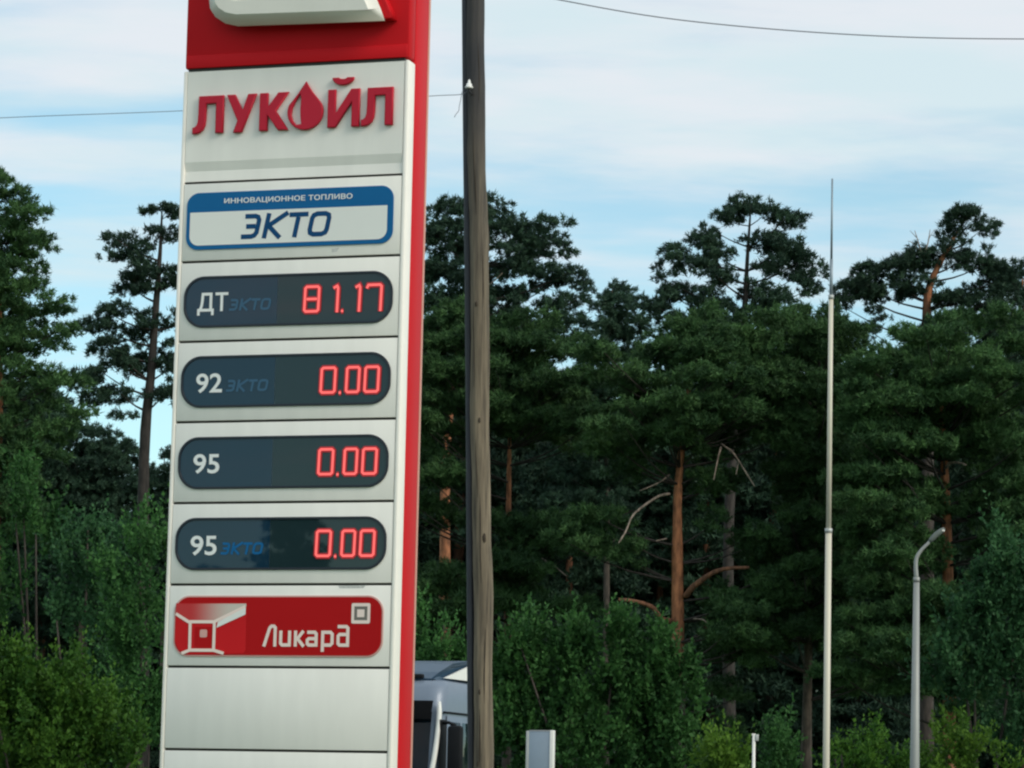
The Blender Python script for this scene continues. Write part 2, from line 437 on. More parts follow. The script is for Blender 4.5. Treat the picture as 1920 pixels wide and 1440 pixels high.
def text_obj(name, s, u, v, h, width, off, mat, parent, bold=0.0, shear=0.0):
    """Lettering in Blender's own font, fitted to a box of the given height and width with its lower left corner at (u, v)."""
    cu = bpy.data.curves.new(name, 'FONT'); cu.body = s; cu.size = 1.0; cu.offset = bold; cu.shear = shear; cu.resolution_u = 4
    tmp = bpy.data.objects.new('tmp', cu); COL.objects.link(tmp)
    dg = bpy.context.evaluated_depsgraph_get()
    me = bpy.data.meshes.new_from_object(tmp.evaluated_get(dg))
    bpy.data.objects.remove(tmp); bpy.data.curves.remove(cu)
    n = len(me.vertices); co = np.empty(n * 3, np.float32); me.vertices.foreach_get('co', co); co = co.reshape(-1, 3)
    lo, hi = co.min(0), co.max(0)
    co[:, 0] = u + (co[:, 0] - lo[0]) / (hi[0] - lo[0]) * width
    co[:, 1] = v + (co[:, 1] - lo[1]) / (hi[1] - lo[1]) * h
    co[:, 2] = 0
    me.vertices.foreach_set('co', co.ravel())
    # one object per letter: collect the connected pieces of the text mesh
    root = list(range(n))
    def find(a):
        while root[a] != a:
            root[a] = root[root[a]]; a = root[a]
        return a
    polys = [list(p_.vertices) for p_ in me.polygons]
    for p_ in polys:
        for b_ in p_[1:]: root[find(b_)] = find(p_[0])
    groups = {}
    for p_ in polys: groups.setdefault(find(p_[0]), []).append(p_)
    bpy.data.meshes.remove(me)
    for g in groups.values():
        ids = sorted({i_ for p_ in g for i_ in p_}); mp_ = {a: k for k, a in enumerate(ids)}
        me = bpy.data.meshes.new(name)
        me.from_pydata([tuple(map(float, co[i_])) for i_ in ids], [], [[mp_[i_] for i_ in p_] for p_ in g])
        finish_flat(name, me, off, mat, parent)
def strokes_obj(name, strokes, w, off, mat, parent, closed=(), round_ends=True, edge=None):
    """Print made of strokes of width w; each stroke lies 0.3 mm above the last so no two faces share a plane."""
    bm = bmesh.new()
    def ribbon(pts, w, z, close, mi):
        pts = [Vector((a, b)) for a, b in pts]
        n = len(pts); L = []; Rr = []
        for i, p in enumerate(pts):
            a = pts[i - 1] if (i or close) else None
            b = pts[(i + 1) % n] if (i < n - 1 or close) else None
            d1 = (p - a).normalized() if a is not None else (b - p).normalized()
            d2 = (b - p).normalized() if b is not None else d1
            nrm = Vector((-(d1.y + d2.y), d1.x + d2.x))
            nrm = nrm.normalized() if nrm.length > 1e-6 else Vector((-d1.y, d1.x))
            k = 1 / max(0.5, nrm.dot(Vector((-d1.y, d1.x))))
            q = p.copy()
            if round_ends and not close:
                if i == 0: q = p - d1 * 0.0
            L.append(q + nrm * w / 2 * k); Rr.append(q - nrm * w / 2 * k)
        vl = [bm.verts.new((p.x, -(off + z), p.y + TOP)) for p in L]; vr = [bm.verts.new((p.x, -(off + z), p.y + TOP)) for p in Rr]
        for i in range(n if close else n - 1):
            j = (i + 1) % n
            f = bm.faces.new((vl[i], vl[j], vr[j], vr[i])); f.material_index = mi
    for k, s in enumerate(strokes):
        if edge: ribbon(s, edge, k * 0.0003, k in closed, 1)
        ribbon(s, w, k * 0.0003 + (0.004 if edge else 0), k in closed, 0)
    bmesh.ops.recalc_face_normals(bm, faces=bm.faces[:])
    for f in bm.faces:
        if f.normal.y > 0: f.normal_flip()
    me = bpy.data.meshes.new(name); bm.to_mesh(me); bm.free()
    return link_mesh(name, me, mat, parent)

# body, plinth, trims
bm = bmesh.new(); add_box(bm, (0.004, 0.168, 0.32), (1.848, 0.480, TOP + 1.715), 0.022)
body = from_bm('cabinet', bm, M['sign_red'], SIGN, True)
box('backing_plate', (0.03, 0.03, 0.33), (1.815, 0.170, TOP - 0.012), M['sign_dark'], SIGN)
box('plinth', (-0.10, -0.12, 0.0), (1.95, 0.62, 0.32), M['concrete'], SIGN, 0.03)
for x0, x1 in ((-0.006, 0.028), (1.822, 1.856)):
    box('edge_trim', (x0, -0.004, 0.33), (x1, 0.152, TOP - 0.001), M['trim_white'], SIGN, 0.012)

box('rear_trim', (0.010, 0.4805, 0.33), (1.8495, 0.510, TOP + 1.70), M['rear_trim'], SIGN, 0.006)
PITCH_V = 0.62543; H0 = 0.89421
vtops = [0.0] + [-H0 - PITCH_V * k for k in range(10)]
G = 0.0095
panels = []
plabels = ['white panel with raised dark red letters and a folded lower edge', 'white panel with a blue framed plaque', 'white panel with a price display reading 81.17',
           'white panel with the upper of the zero price displays', 'white panel with a zero price display without small blue lettering', 'white panel with the lowest price display, dark tree reflected in it',
           'white panel with a red card plaque', 'blank white panel directly below the red plaque', None, None]
for i in range(10):
    vt = vtops[i] - G; vb = vtops[i + 1] + G if i + 1 < len(vtops) else vtops[i] - PITCH_V + G
    if i == 9: vb = -(TOP - 0.34)
    x0, x1 = 0.030, 1.820
    if i == 0:
        prof = [(vt, 0.0), (-0.730, 0.0), (-0.802, -0.016), (vb, -0.008)]
        bm = bmesh.new()
        ring = [(-b, a + TOP) for a, b in prof] + [(0.022, vb + TOP), (0.022, vt + TOP)]
        lo = [bm.verts.new((x0, y, z)) for y, z in ring]; hi = [bm.verts.new((x1, y, z)) for y, z in ring]
        n = len(ring)
        for k in range(n): bm.faces.new((lo[k], lo[(k + 1) % n], hi[(k + 1) % n], hi[k]))
        bm.faces.new(lo); bm.faces.new(hi[::-1])
        o = from_bm('sign_panel', bm, M['panel_white'], SIGN)
    else:
        o = box('sign_panel', (x0, 0.0, vb + TOP), (x1, 0.022, vt + TOP), M['panel_white'], SIGN, 0.004)
    if plabels[i]: o['label'] = plabels[i]
    panels.append(o)

# raised letters of the name panel
def arc(cx, cy, rx, ry, a0, a1, n):
    return [(cx + rx * math.cos(R(a0 + (a1 - a0) * k / n)), cy + ry * math.sin(R(a0 + (a1 - a0) * k / n))) for k in range(n + 1)]
tp, bt = -0.214, -0.512
def letter_l(u):
    return [(u + .048, tp), (u + .257, tp), (u + .257, bt), (u + .192, bt), (u + .192, tp - .062), (u + .112, tp - .062), (u + .110, -.40),
            (u + .104, -.445), (u + .088, -.482), (u + .058, -.506), (u + .022, -.513), (u, -.513), (u, -.462), (u + .018, -.459), (u + .034, -.446), (u + .043, -.415), (u + .046, -.36)]
raised = [
    letter_l(.093),
    [(.374, tp), (.443, tp), (.510, -.340), (.552, tp), (.623, tp), (.506, bt - .004), (.434, bt - .004), (.468, -.424)],
    [(.650, tp), (.718, tp), (.718, -.330), (.802, tp), (.888, tp), (.786, -.358), (.890, bt), (.806, bt), (.718, -.392), (.718, bt), (.650, bt)],
    [(1.212, tp), (1.276, tp), (1.276, -.405), (1.402, tp), (1.472, tp), (1.472, bt), (1.408, bt), (1.408, -.318), (1.280, bt), (1.212, bt)],
    letter_l(1.486),
    arc(1.332, -.122, .088, .060, 180, 360, 10) + arc(1.332, -.122, .034, .012, 360, 180, 10),
]
for lp in raised[:5]:
    outline_obj('letter', [lp], 0.002, M['letter_red'], panels[0], depth=0.034, bevel=0.008)
outline_obj('breve_mark', [raised[5]], 0.002, M['letter_red'], panels[0], depth=0.034, bevel=0.006)
dc = (1.028, -.378)
drop = [(1.030, -.138)] + [(1.045, -.165)] + [(1.085, -.225)] + [(1.135, -.285)] + arc(dc[0], dc[1], .146, .142, 25, -205, 26) + [(.925, -.285), (.972, -.225), (1.013, -.165)]
cres = [(.984, -.235), (.948, -.285), (.920, -.345), (.913, -.395), (.926, -.440), (.956, -.478), (.998, -.474), (.990, -.41), (.988, -.35), (.992, -.27)]
outline_obj('drop_emblem', [drop, cres], 0.002, M['letter_red'], panels[0], depth=0.034, bevel=0.006)

# head with the raised emblem
bm = bmesh.new(); add_box(bm, (-0.004, -0.004, TOP + 0.012), (1.856, 0.150, TOP + 1.72), 0.03)
head = from_bm('head_cabinet', bm, M['sign_red'], SIGN, True)
box('lower_rail', (0.012, -0.014, TOP + 0.016), (1.842, 0.0, TOP + 0.118), M['sign_red'], head, 0.006)
box('gap_strip', (0.03, 0.005, TOP - 0.004), (1.82, 0.15, TOP + 0.014), M['sign_dark'], SIGN)
box('roof_cap', (0.0, -0.02, TOP + 1.72), (1.862, 0.515, TOP + 1.76), M['sign_red'], SIGN, 0.01)
E0 = 0.22
pa = [sign_uv(x, y, E0) for x, y in ((386, -8), (388, 12), (398, 28), (416, 40), (440, 45), (560, 41), (716, 35), (708, 12), (697, -14))]
# the outline goes on above the frame as a closed slanted shield
outer = [(pa[0][0], 1.35), (pa[0][0], pa[0][1])] + pa[1:8] + [(pa[8][0], pa[8][1]), (pa[8][0] - .10, .80), (pa[8][0] - .10, 1.35), (pa[8][0] - .22, 1.46), (pa[0][0] + .14, 1.46)]
rim = 0.16
cx = sum(p[0] for p in outer) / len(outer)
u0e, u1e = pa[0][0] + .19, pa[8][0] - .30
vb_e = sign_uv(470, -14, E0)[1]
inner = rrect(u0e, vb_e + .015, u1e, 1.30, 0.07, 5)
logo = outline_obj('emblem', [outer, inner], 0.072, M['logo_white'], head, depth=0.16, bevel=0.074, res=0)
outline_obj('emblem_base', [[(a + (.05 if a > 1.0 else -.01), b + (.03 if b < .6 else 0)) for a, b in outer]], 0.0, M['sign_red'], head, depth=0.12, bevel=0.01)
outline_obj('emblem_field', [rrect(u0e - .02, vb_e, u1e + .02, 1.31, 0.07, 5)], 0.122, M['sign_red'], head)

# blue framed plaque
def plaque(p, u0, v0, u1, v1, r, mat, off=0.006, depth=0.006):
    return outline_obj('plaque', [rrect(u0, v0, u1, v1, r)], 0.0005, mat, p, depth=depth, bevel=0.0015)
plaque(panels[1], .064, -1.427, 1.762, -.978, .10, M['ekto_blue'], depth=.010)
outline_obj('plaque_face', [rrect(.094, -1.394, 1.715, -1.133, .07)[:9] and [(1.715, -1.133), (.094, -1.133)] + rrect(.094, -1.394, 1.715, -1.133, .075)[18:36]], 0.0120, M['face_white'], panels[1])
text_obj('letter', 'ИННОВАЦИОННОЕ ТОПЛИВО', .375, -1.079, .050, 1.055, 0.0135, M['print_white'], panels[1], bold=0.018)
def ekto(u0, v0, sc, w, off, mat, p, name='letter'):
    """Slanted letters drawn as strokes in a box 0.75 wide and 0.196 high."""
    h = .196; hw = w / 2
    def T(x, y): return (u0 + sc * (x + 0.20 * y), v0 + sc * y)
    def rr(x0, y0, x1, y1, r, a):   # rounded corner helper
        return a
    S = []
    # reversed E
    S.append([(0, h - hw), (.085, h - hw), (.108, h - hw - .008), (.122, h - .05), (.122, .05), (.108, hw + .008), (.085, hw), (0, hw)])
    S.append([(.025, h / 2), (.122 - hw, h / 2)])
    S.append([(.175 + hw, 0), (.175 + hw, h)])
    S.append([(.350, h), (.215, h / 2 + .004), (.215, h / 2 - .004), (.325, 0)])
    S.append([(.365, h - hw), (.520, h - hw)])
    S.append([(.443, h - w), (.443, 0)])
    ox0, ox1 = .540 + hw, .715 - hw
    c = .035
    S.append([(ox0 + c, h - hw), (ox1 - c, h - hw), (ox1 - .008, h - hw - .012), (ox1, h - hw - c), (ox1, hw + c), (ox1 - .008, hw + .012), (ox1 - c, hw), (ox0 + c, hw), (ox0 + .008, hw + .012), (ox0, hw + c), (ox0, h - hw - c), (ox0 + .008, h - hw - .012)])
    for grp in (S[0:2], S[2:4], S[4:6], S[6:7]):
        strokes_obj(name, [[T(*q) for q in s] for s in grp], w * sc, off, mat, p, closed=(0,) if grp is S[6:7] or len(grp) == 1 else ())
ekto(.520, -1.356, 1.0, .037, 0.0135, M['ekto_ink'], panels[1])

# price displays
def seg_digit(d, u0, v0, w, h, p, led=True):
    t = .027; hw = t / 2
    sl = 0.03                       # slight slant
    def T(x, y): return (u0 + x + sl * y, v0 + y)
    c = .012
    if d == '0':
        S = [[(c + hw, h - hw), (w - c - hw, h - hw), (w - hw, h - hw - c), (w - hw, hw + c), (w - c - hw, hw), (c + hw, hw), (hw, hw + c), (hw, h - hw - c)]]; cl = (0,)
    elif d == '8':
        S = [[(c + hw, h - hw), (w - c - hw, h - hw), (w - hw, h - hw - c), (w - hw, hw + c), (w - c - hw, hw), (c + hw, hw), (hw, hw + c), (hw, h - hw - c)], [(t, h / 2), (w - t, h / 2)]]; cl = (0,)
    elif d == '1':
        S = [[(-.026, h - .030), (0.004, h - hw), (0.012, h - hw - .016), (0.012, 0)]]; cl = ()
    elif d == '7':
        S = [[(0.0, h - .040), (0.012, h - hw), (w - c - hw, h - hw), (w - hw, h - hw - c), (w - hw, 0)]]; cl = ()
    elif d == '.':
        S = [[(0, .010), (.020, .010)]]; cl = ()
    S = [[T(*q) for q in s] for s in S]
    return strokes_obj('decimal_point' if d == '.' else 'digit', S, t * .72, 0.011, [M['led_core'], M['led_halo']], p, closed=cl, edge=t * 1.6)
def display(i, vc):
    p = panels[i]
    u0, u1, v0, v1 = .064, 1.776, vc - .201, vc + .201
    outline_obj('display_bezel', [rrect(u0, v0, u1, v1, .165, 12), rrect(u0 + .018, v0 + .018, u1 - .018, v1 - .018, .150, 12)], 0.0008, M['bezel'], p, depth=0.012, bevel=0.002)
    um = .838
    full = rrect(u0 + .014, v0 + .014, u1 - .014, v1 - .014, .152, 12)
    left = [q for q in full if q[0] < um] ; right = [q for q in full if q[0] >= um]
    # left half: arcs 2 and 3 of the loop; right half: arcs 1 and 4
    k = 13
    L = [(um, v1 - .014)] + full[k:3 * k] + [(um, v0 + .014)]
    Rt = [(um + .0015, v0 + .014)] + full[3 * k:4 * k] + full[0:k] + [(um + .0015, v1 - .014)]
    outline_obj('label_window', [L], 0.0045, M['display_navy'], p)
    outline_obj('led_window', [Rt], 0.0050, M['display_led'], p)
    return p
d = display(2, -1.838)
text_obj('letter', 'ДТ', .178, -1.943, .177, .255, 0.0075, M['print_white'], d, bold=0.016)
ekto(.440, -1.913, .47, .040, 0.0075, M['faint_blue'], d)
for ch, u, w in (('8', 1.050, .140), ('1', 1.318, .02), ('.', 1.362, .02), ('1', 1.496, .02), ('7', 1.562, .132)):
    seg_digit(ch, u, -1.950, w, .218, d)
for i, vc, s, small in ((3, -2.461, '92', True), (4, -3.090, '95', False), (5, -3.712, '95', True)):
    d = display(i, vc)
    b = {3: -2.548, 4: -3.172, 5: -3.800}[i]
    text_obj('letter', s, .190, b, .152, .216, 0.0075, M['print_white'], d, bold=0.016)
    if small: ekto(.438, b + .006, .47, .040, 0.0075, M['faint_blue'] if i == 3 else M['ekto_blue'], d)
    vb = {3: -2.578, 4: -3.202, 5: -3.822}[i]
    for ch, u, w in (('0', 1.203, .138), ('.', 1.362, .02), ('0', 1.408, .126), ('0', 1.556, .134)):
        seg_digit(ch, u, vb, w, .216, d)

# red card plaque
p = panels[6]
outline_obj('plaque', [rrect(.075, -4.570, 1.768, -4.107, .125, 10)], 0.0005, M['card_rim'], p, depth=.008, bevel=.002)
outline_obj('plaque_face', [rrect(.087, -4.558, 1.756, -4.119, .115, 10)], 0.0105, M['card_red'], p)
def mat_card():
    mt = mat_basic('card_gradient', (0.6, 0.03, 0.03), 0.35)
    t = mt.node_tree; b = t.nodes['Principled BSDF']
    co = N(t, 'ShaderNodeTexCoord'); sp = N(t, 'ShaderNodeSeparateXYZ'); t.links.new(co.outputs['Object'], sp.inputs[0])
    mr = N(t, 'ShaderNodeMapRange', interpolation_type='SMOOTHSTEP'); mr.inputs[1].default_value = .20; mr.inputs[2].default_value = .56
    t.links.new(sp.outputs[0], mr.inputs[0])
    t.links.new(mix_col(t, mr.outputs[0], (0.50, 0.02, 0.022), (0.58, 0.52, 0.46)), b.inputs['Base Color'])
    return mt
M['card_grad'] = mat_card()
outline_obj('card_picture', [[(.090, -4.165), (.668, -4.165), (.672, -4.52), (.655, -4.545), (.20, -4.555), (.12, -4.52), (.090, -4.45)]], 0.0125, M['card_red_bright'], p)
outline_obj('card_picture', [[(.092, -4.168), (.666, -4.168), (.668, -4.19), (.424, -4.298), (.198, -4.298), (.092, -4.240)]], 0.0140, M['card_grad'], p)
strokes_obj('card_lines', [[(.092, -4.245), (.198, -4.306), (.410, -4.306), (.660, -4.190)], [(.213, -4.306), (.216, -4.525)], [(.412, -4.306), (.412, -4.525)],
            [(.150, -4.548), (.216, -4.522), (.412, -4.522), (.495, -4.546)]], .024, 0.0155, M['print_cream'], p)
outline_obj('card_flag', [[(.44, -4.308), (.664, -4.196), (.664, -4.25), (.43, -4.352)]], 0.0170, M['face_white'], p)
outline_obj('card_emblem', [[(.255, -4.345), (.395, -4.345), (.395, -4.50), (.255, -4.50)]], 0.0142, M['card_red'], p)
outline_obj('card_emblem', [rrect(.295, -4.425, .355, -4.365, .012, 3)], 0.0150, M['card_rim'], p)
wl = .025
S = [[(.818, -4.492), (.862, -4.352), (.876, -4.339), (.896, -4.339), (.907, -4.350), (.907, -4.492)],
     [(.953, -4.372), (.953, -4.468), (.965, -4.480), (1.012, -4.480)], [(1.024, -4.372), (1.024, -4.492)],
     [(1.072, -4.372), (1.072, -4.492)], [(1.135, -4.374), (1.092, -4.428), (1.092, -4.436), (1.140, -4.492)],
     [(1.165, -4.384), (1.226, -4.384), (1.238, -4.396), (1.238, -4.492)], [(1.226, -4.432), (1.180, -4.432), (1.168, -4.442), (1.168, -4.470), (1.180, -4.480), (1.226, -4.480)],
     [(1.290, -4.530), (1.290, -4.384), (1.352, -4.384), (1.366, -4.398), (1.366, -4.466), (1.352, -4.480), (1.303, -4.480)],
     [(1.408, -4.341), (1.478, -4.341), (1.490, -4.353), (1.490, -4.480), (1.426, -4.480), (1.414, -4.468), (1.414, -4.412), (1.426, -4.400), (1.477, -4.400)]]
for grp in (S[0:1], S[1:3], S[3:5], S[5:7], S[7:8], S[8:9]):
    strokes_obj('letter', grp, wl, 0.0125, M['print_cream'], p)
outline_obj('square_mark', [rrect(1.515, -4.318, 1.664, -4.165, .012, 3), [(1.537, -4.293), (1.537, -4.189), (1.641, -4.189), (1.641, -4.293)]], 0.0125, M['print_cream'], p)
outline_obj('square_mark', [[(1.537, -4.293), (1.641, -4.293), (1.641, -4.189), (1.537, -4.189)], [(1.560, -4.212), (1.618, -4.212), (1.618, -4.270), (1.560, -4.270)]], 0.0121, M['print_grey'], p)
outline_obj('square_mark', [[(1.560, -4.270), (1.618, -4.270), (1.618, -4.212), (1.560, -4.212)]], 0.0128, M['print_cream'], p)
# old adhesive residue on the white panels
outline_obj('tape_residue', [[(1.40, -4.032), (1.62, -4.030), (1.60, -4.050), (1.41, -4.052)]], 0.0012, M['tape'], panels[6])
outline_obj('tape_residue', [[(1.27, -1.452), (1.33, -1.450), (1.31, -1.475), (1.27, -1.478)]], 0.0012, M['tape'], panels[1])

# ------------------------------------------------------------------ wooden utility pole
PY = 30.0
pc = [(911, 1760, 18.8), (908, 1440, 18.3), (905, 1150, 18.2), (901, 800, 17.9), (898, 500, 17.8), (894, 250, 17.6), (890.5, 0, 17), (886, -330, 16)]
mpp = PY / FPX
pts = np.array([at(x, y, PY) for x, y, _ in pc])
base = pts[0].copy(); base[2] = 0
axis = (pts[-1] - pts[0]) / (pts[-1][2] - pts[0][2])
base = pts[0] - axis * pts[0][2]
pole = empty('utility_pole', tuple(base), 'weathered round wooden utility pole standing right behind the price pylon', 'utility pole')
ctrl = np.vstack([base[None], pts]); rad = np.array([20] + [c[2] for c in pc]) * mpp
zs = np.linspace(0, ctrl[-1][2], 70)
cx_ = np.interp(zs, ctrl[:, 2], ctrl[:, 0]); cy_ = np.interp(zs, ctrl[:, 2], ctrl[:, 1]); cr = np.interp(zs, ctrl[:, 2], rad)
cx_ = cx_ + 0.006 * np.sin(zs * 2.1) + 0.004 * np.sin(zs * 5.3 + 1)
cr = cr * (1 + 0.02 * np.sin(zs * 3.7) + 0.015 * rng.standard_normal(len(zs)))
me = tube_mesh('pole_shaft', np.stack([cx_, cy_, zs], -1) - base, cr, 20, wob=0.012)
link_mesh('pole_shaft', me, M['pole'], pole)
cd = [(888, 1760), (884, 1440), (882, 1150), (880, 800), (877.5, 500), (874.5, 250), (872.5, 0), (870, -330)]  # added dark tube standing in for the pole's shaded left side
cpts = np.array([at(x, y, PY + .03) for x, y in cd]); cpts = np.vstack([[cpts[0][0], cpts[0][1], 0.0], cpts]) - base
M['shade_dark'] = mat_basic('shade_dark', (0.020, 0.024, 0.034), 0.6, var=0.15)
link_mesh('shade_strip', tube_mesh('shade_strip', smooth_path(cpts, 40), [.036] * 40, 10), M['shade_dark'], pole)
M['knot'] = mat_basic('knot_wood', (0.04, 0.03, 0.02), 0.9, var=0.2, scale=30)
for px, py in ((893, 572), (899, 790), (908, 1010), (899, 1298), (896, 1432)):
    c = at(px, py, PY); k = np.interp(c[2], zs, cr); cxx = np.interp(c[2], zs, cx_)
    dx = np.clip((c[0] - cxx) / k, -.8, .8)
    pos = np.array([cxx + dx * k, PY - k * math.sqrt(1 - dx * dx), c[2]]) - base
    ks = random.uniform(.45, 1.25)
    bm = bmesh.new(); bmesh.ops.create_icosphere(bm, subdivisions=2, radius=1)
    for v in bm.verts:
        v.co = Vector((v.co.x * ks * .017 * random.uniform(.8, 1.2), v.co.y * .009, v.co.z * ks * .042 * random.uniform(.7, 1.2))) + Vector(pos)
    from_bm('knot', bm, M['knot'], pole, True)
for px, py, ln, wv in ((905, 1010, .85, .006), (896, 880, .55, .005), (911, 1250, .70, .006), (900, 1380, .5, .007), (890, 640, .9, .005), (907, 520, .6, .005), (895, 330, .8, .005), (900, 140, .6, .005)):
    zc = at(px, py, PY)[2]; cp = []
    dx0 = None
    for h in np.linspace(-ln / 2, ln / 2, 9):
        k = np.interp(zc + h, zs, cr); cxx = np.interp(zc + h, zs, cx_)
        if dx0 is None: dx0 = np.clip((at(px, py, PY)[0] - cxx) / k, -.8, .8)
        dx = np.clip(dx0 + .05 * math.sin(h * 7 + px), -.85, .85)
        cp.append(np.array([cxx + dx * k, PY - k * math.sqrt(1 - dx * dx), zc + h]) - base)
    link_mesh('crack', tube_mesh('crack', cp, [.001, wv * .6, wv, wv, wv * .8, wv, wv * .9, wv * .5, .001], 5), M['knot'], pole)
ip = at(876, 168, PY) - base; ip[1] -= 0.10
hook = smooth_path([ip + np.array([.06, .06, -.06]), ip + np.array([.03, -.03, -.06]), ip + np.array([.018, -.045, -.03]), ip + np.array([.018, -.045, .02])], 10)
link_mesh('insulator_hook', tube_mesh('insulator_hook', hook, [.010] * 10, 6), M['iron'], pole)
prof = [(0, .034), (.012, .042), (.02, .030), (.045, .026), (.05, .016), (.075, .012), (.088, .004)]
c0 = ip + np.array([.020, -.045, -.022])
me = tube_mesh('insulator', [c0 + np.array([0, 0, a]) for a, _ in prof], [b for _, b in prof], 14)
link_mesh('insulator', me, M['porcelain'], pole)
wp = c0 + base

# ------------------------------------------------------------------ wires
def wire(pts3, r, n, label):
    me = tube_mesh('overhead_wire', smooth_path(pts3, n), [r] * n, 6)
    return tag(link_mesh('overhead_wire', me, M['wire']), label, 'wire')
wire([at(-900, 262, 33), at(-300, 238, 32.2), at(0, 221, 31.6), at(335, 208, 30.9), at(620, 193, 30.4), at(808, 180, 30.05), at(868, 176, 29.9), np.array(wp) + np.array([-.01, -.02, .02])], .0034, 60,
     'thin grey cable running left from the pole insulator behind the pylon')
wire([at(866, 172, 29.86), at(864, 186, 29.86), at(861, 200, 29.86), at(860, 208, 29.86), at(855, 214, 29.86), at(852, 220, 29.86)], .0032, 14,
     'short loose end of cable dangling beside the pole insulator')
wire([at(560, -110, 47), at(800, -52, 47), at(1040, -2, 47), at(1280, 38, 47), at(1600, 65, 47), at(1920, 73, 47), at(2400, 68, 47), at(3000, 40, 47)], .0085, 60,
     'dark sagging cable crossing the sky at the top right')

# ------------------------------------------------------------------ lightning mast, lamp post, small sign, small post
MY = 45.0
def mast():
    q = MY / FPX
    a, b = at(1549, 1440, MY), at(1560.5, 335, MY)
    ax = (b - a) / (b[2] - a[2]); b0 = a - ax * a[2]
    t = empty('lightning_mast', tuple(b0), 'tall slender cream mast with a thin grey tip in front of the pines', 'mast')
    z = lambda py: at(1555, py, MY)[2]
    def seg(name, z0, z1, r0, r1, mat):
        link_mesh(name, tube_mesh(name, [ax * z0, ax * (z0 + z1) / 2, ax * z1], [r0, (r0 + r1) / 2, r1], 14), mat, t)
    seg('lower_tube', 0, z(995), 6.6 * q, 6.0 * q, M['mast_cream'])
    seg('middle_tube', z(995), z(557), 5.0 * q, 4.4 * q, M['mast_cream'])
    seg('upper_rod', z(557), z(486), 3.2 * q, 3.0 * q, M['mast_grey'])
    seg('tip_rod', z(486), z(335), 2.3 * q, 1.7 * q, M['mast_grey'])
    for py, r in ((995, 7.2), (557, 5.4)):
        seg('collar', z(py) - .03, z(py) + .03, r * q, r * q, M['galv'])
    seg('base_flange', 0, .03, .16, .16, M['galv'])
mast()
LY = 46.0
def lamp():
    q = LY / FPX
    a, b = at(1715, 1440, LY), at(1718.5, 1085, LY)
    ax = (b - a) / (b[2] - a[2]); b0 = a - ax * a[2]
    t = empty('street_lamp', tuple(b0), 'grey steel street lamp with a short arm bent to the right', 'street lamp')
    link_mesh('post', tube_mesh('post', [ax * 0, ax * a[2], b - b0], [11 * q, 9.0 * q, 5.6 * q], 16), M['lamp_grey'], t)
    arm = smooth_path([at(x, y, LY) - b0 for x, y in ((1718.5, 1085), (1717, 1062), (1719, 1045), (1728, 1031), (1738, 1021), (1745, 1013))], 20)
    link_mesh('arm', tube_mesh('arm', arm, np.linspace(4.3, 2.7, 20) * q, 10), M['lamp_grey'], t)
    link_mesh('collar', tube_mesh('collar', [ax * (b - b0)[2] - ax * .05, ax * (b - b0)[2] + ax * .02], [6.3 * q, 6.0 * q], 16), M['lamp_grey'], t)
    hd = smooth_path([at(x, y, LY) - b0 for x, y in ((1742, 1016), (1748, 1010), (1756, 1002), (1764, 996), (1771, 991))], 8)
    V, F, T = tube_arrays(hd, np.array([3.0, 4.4, 5.2, 5.4, 5.4, 5.2, 4.4, 2.6]) * q, 12)
    me = bpy.data.meshes.new('luminaire'); me.from_pydata(V.tolist(), [], F.tolist() + T.tolist())
    me.polygons.foreach_set('use_smooth', [True] * len(me.polygons))
    lum = link_mesh('luminaire', me, M['luminaire'], t)
    e = at(1767, 995, LY) - b0
    bm = bmesh.new(); bmesh.ops.create_uvsphere(bm, u_segments=12, v_segments=8, radius=1)
    for v in bm.verts: v.co = Vector((v.co.x * 4.6 * q, v.co.y * 5 * q, v.co.z * 2.8 * q)) + Vector(e)
    from_bm('lens_cap', bm, M['truck_pale'], lum, True)
lamp()
def small_sign():
    Y = 38.0; c = at(1012, 1440, Y)
    t = empty('notice_board', (c[0], Y, 0), 'small grey blue board with a pale right edge, seen just right of the wooden pole', 'sign', rz=R(-14))
    zt = at(1012, 1369, Y)[2]; w = 24 * Y / FPX
    box('board', (-w + .02, -.03, zt - 1.0), (w - .028, .05, zt - .012), M['board_grey'], t, .004)
    box('frame_edge', (w - .03, -.04, zt - 1.0), (w + .016, .06, zt), M['truck_pale'], t, .006)
    box('frame_edge', (-w - .012, -.04, zt - 1.0), (-w + .022, .06, zt - .01), M['galv'], t, .006)
    box('top_rail', (-w + .022, -.035, zt - .014), (w - .03, .055, zt - .002), M['galv'], t, .003)
    for x in (-w * .6, w * .6):
        link_mesh('post', tube_mesh('post', [(x, .02, 0), (x, .02, zt - 1.0)], [.03, .03], 10), M['galv'], t)
small_sign()
def small_post():
    Y = 44.0; q = Y / FPX; c = at(1413, 1440, Y)
    t = empty('marker_post', (c[0], Y, 0), 'short thin white post with a small fitting on its top, left of the mast', 'post')
    zt = at(1413, 1378, Y)[2]
    link_mesh('post', tube_mesh('post', [(0, 0, 0), (0, 0, zt)], [3.4 * q, 3.0 * q], 10), M['truck_pale'], t)
    box('fitting', (2 * q, -.03, zt - 11 * q), (8.5 * q, .03, zt + 1 * q), M['galv'], t, .006)
    box('bracket', (-4 * q, -.018, zt - .012), (3 * q, .018, zt + .018), M['truck_pale'], t, .004)
small_post()

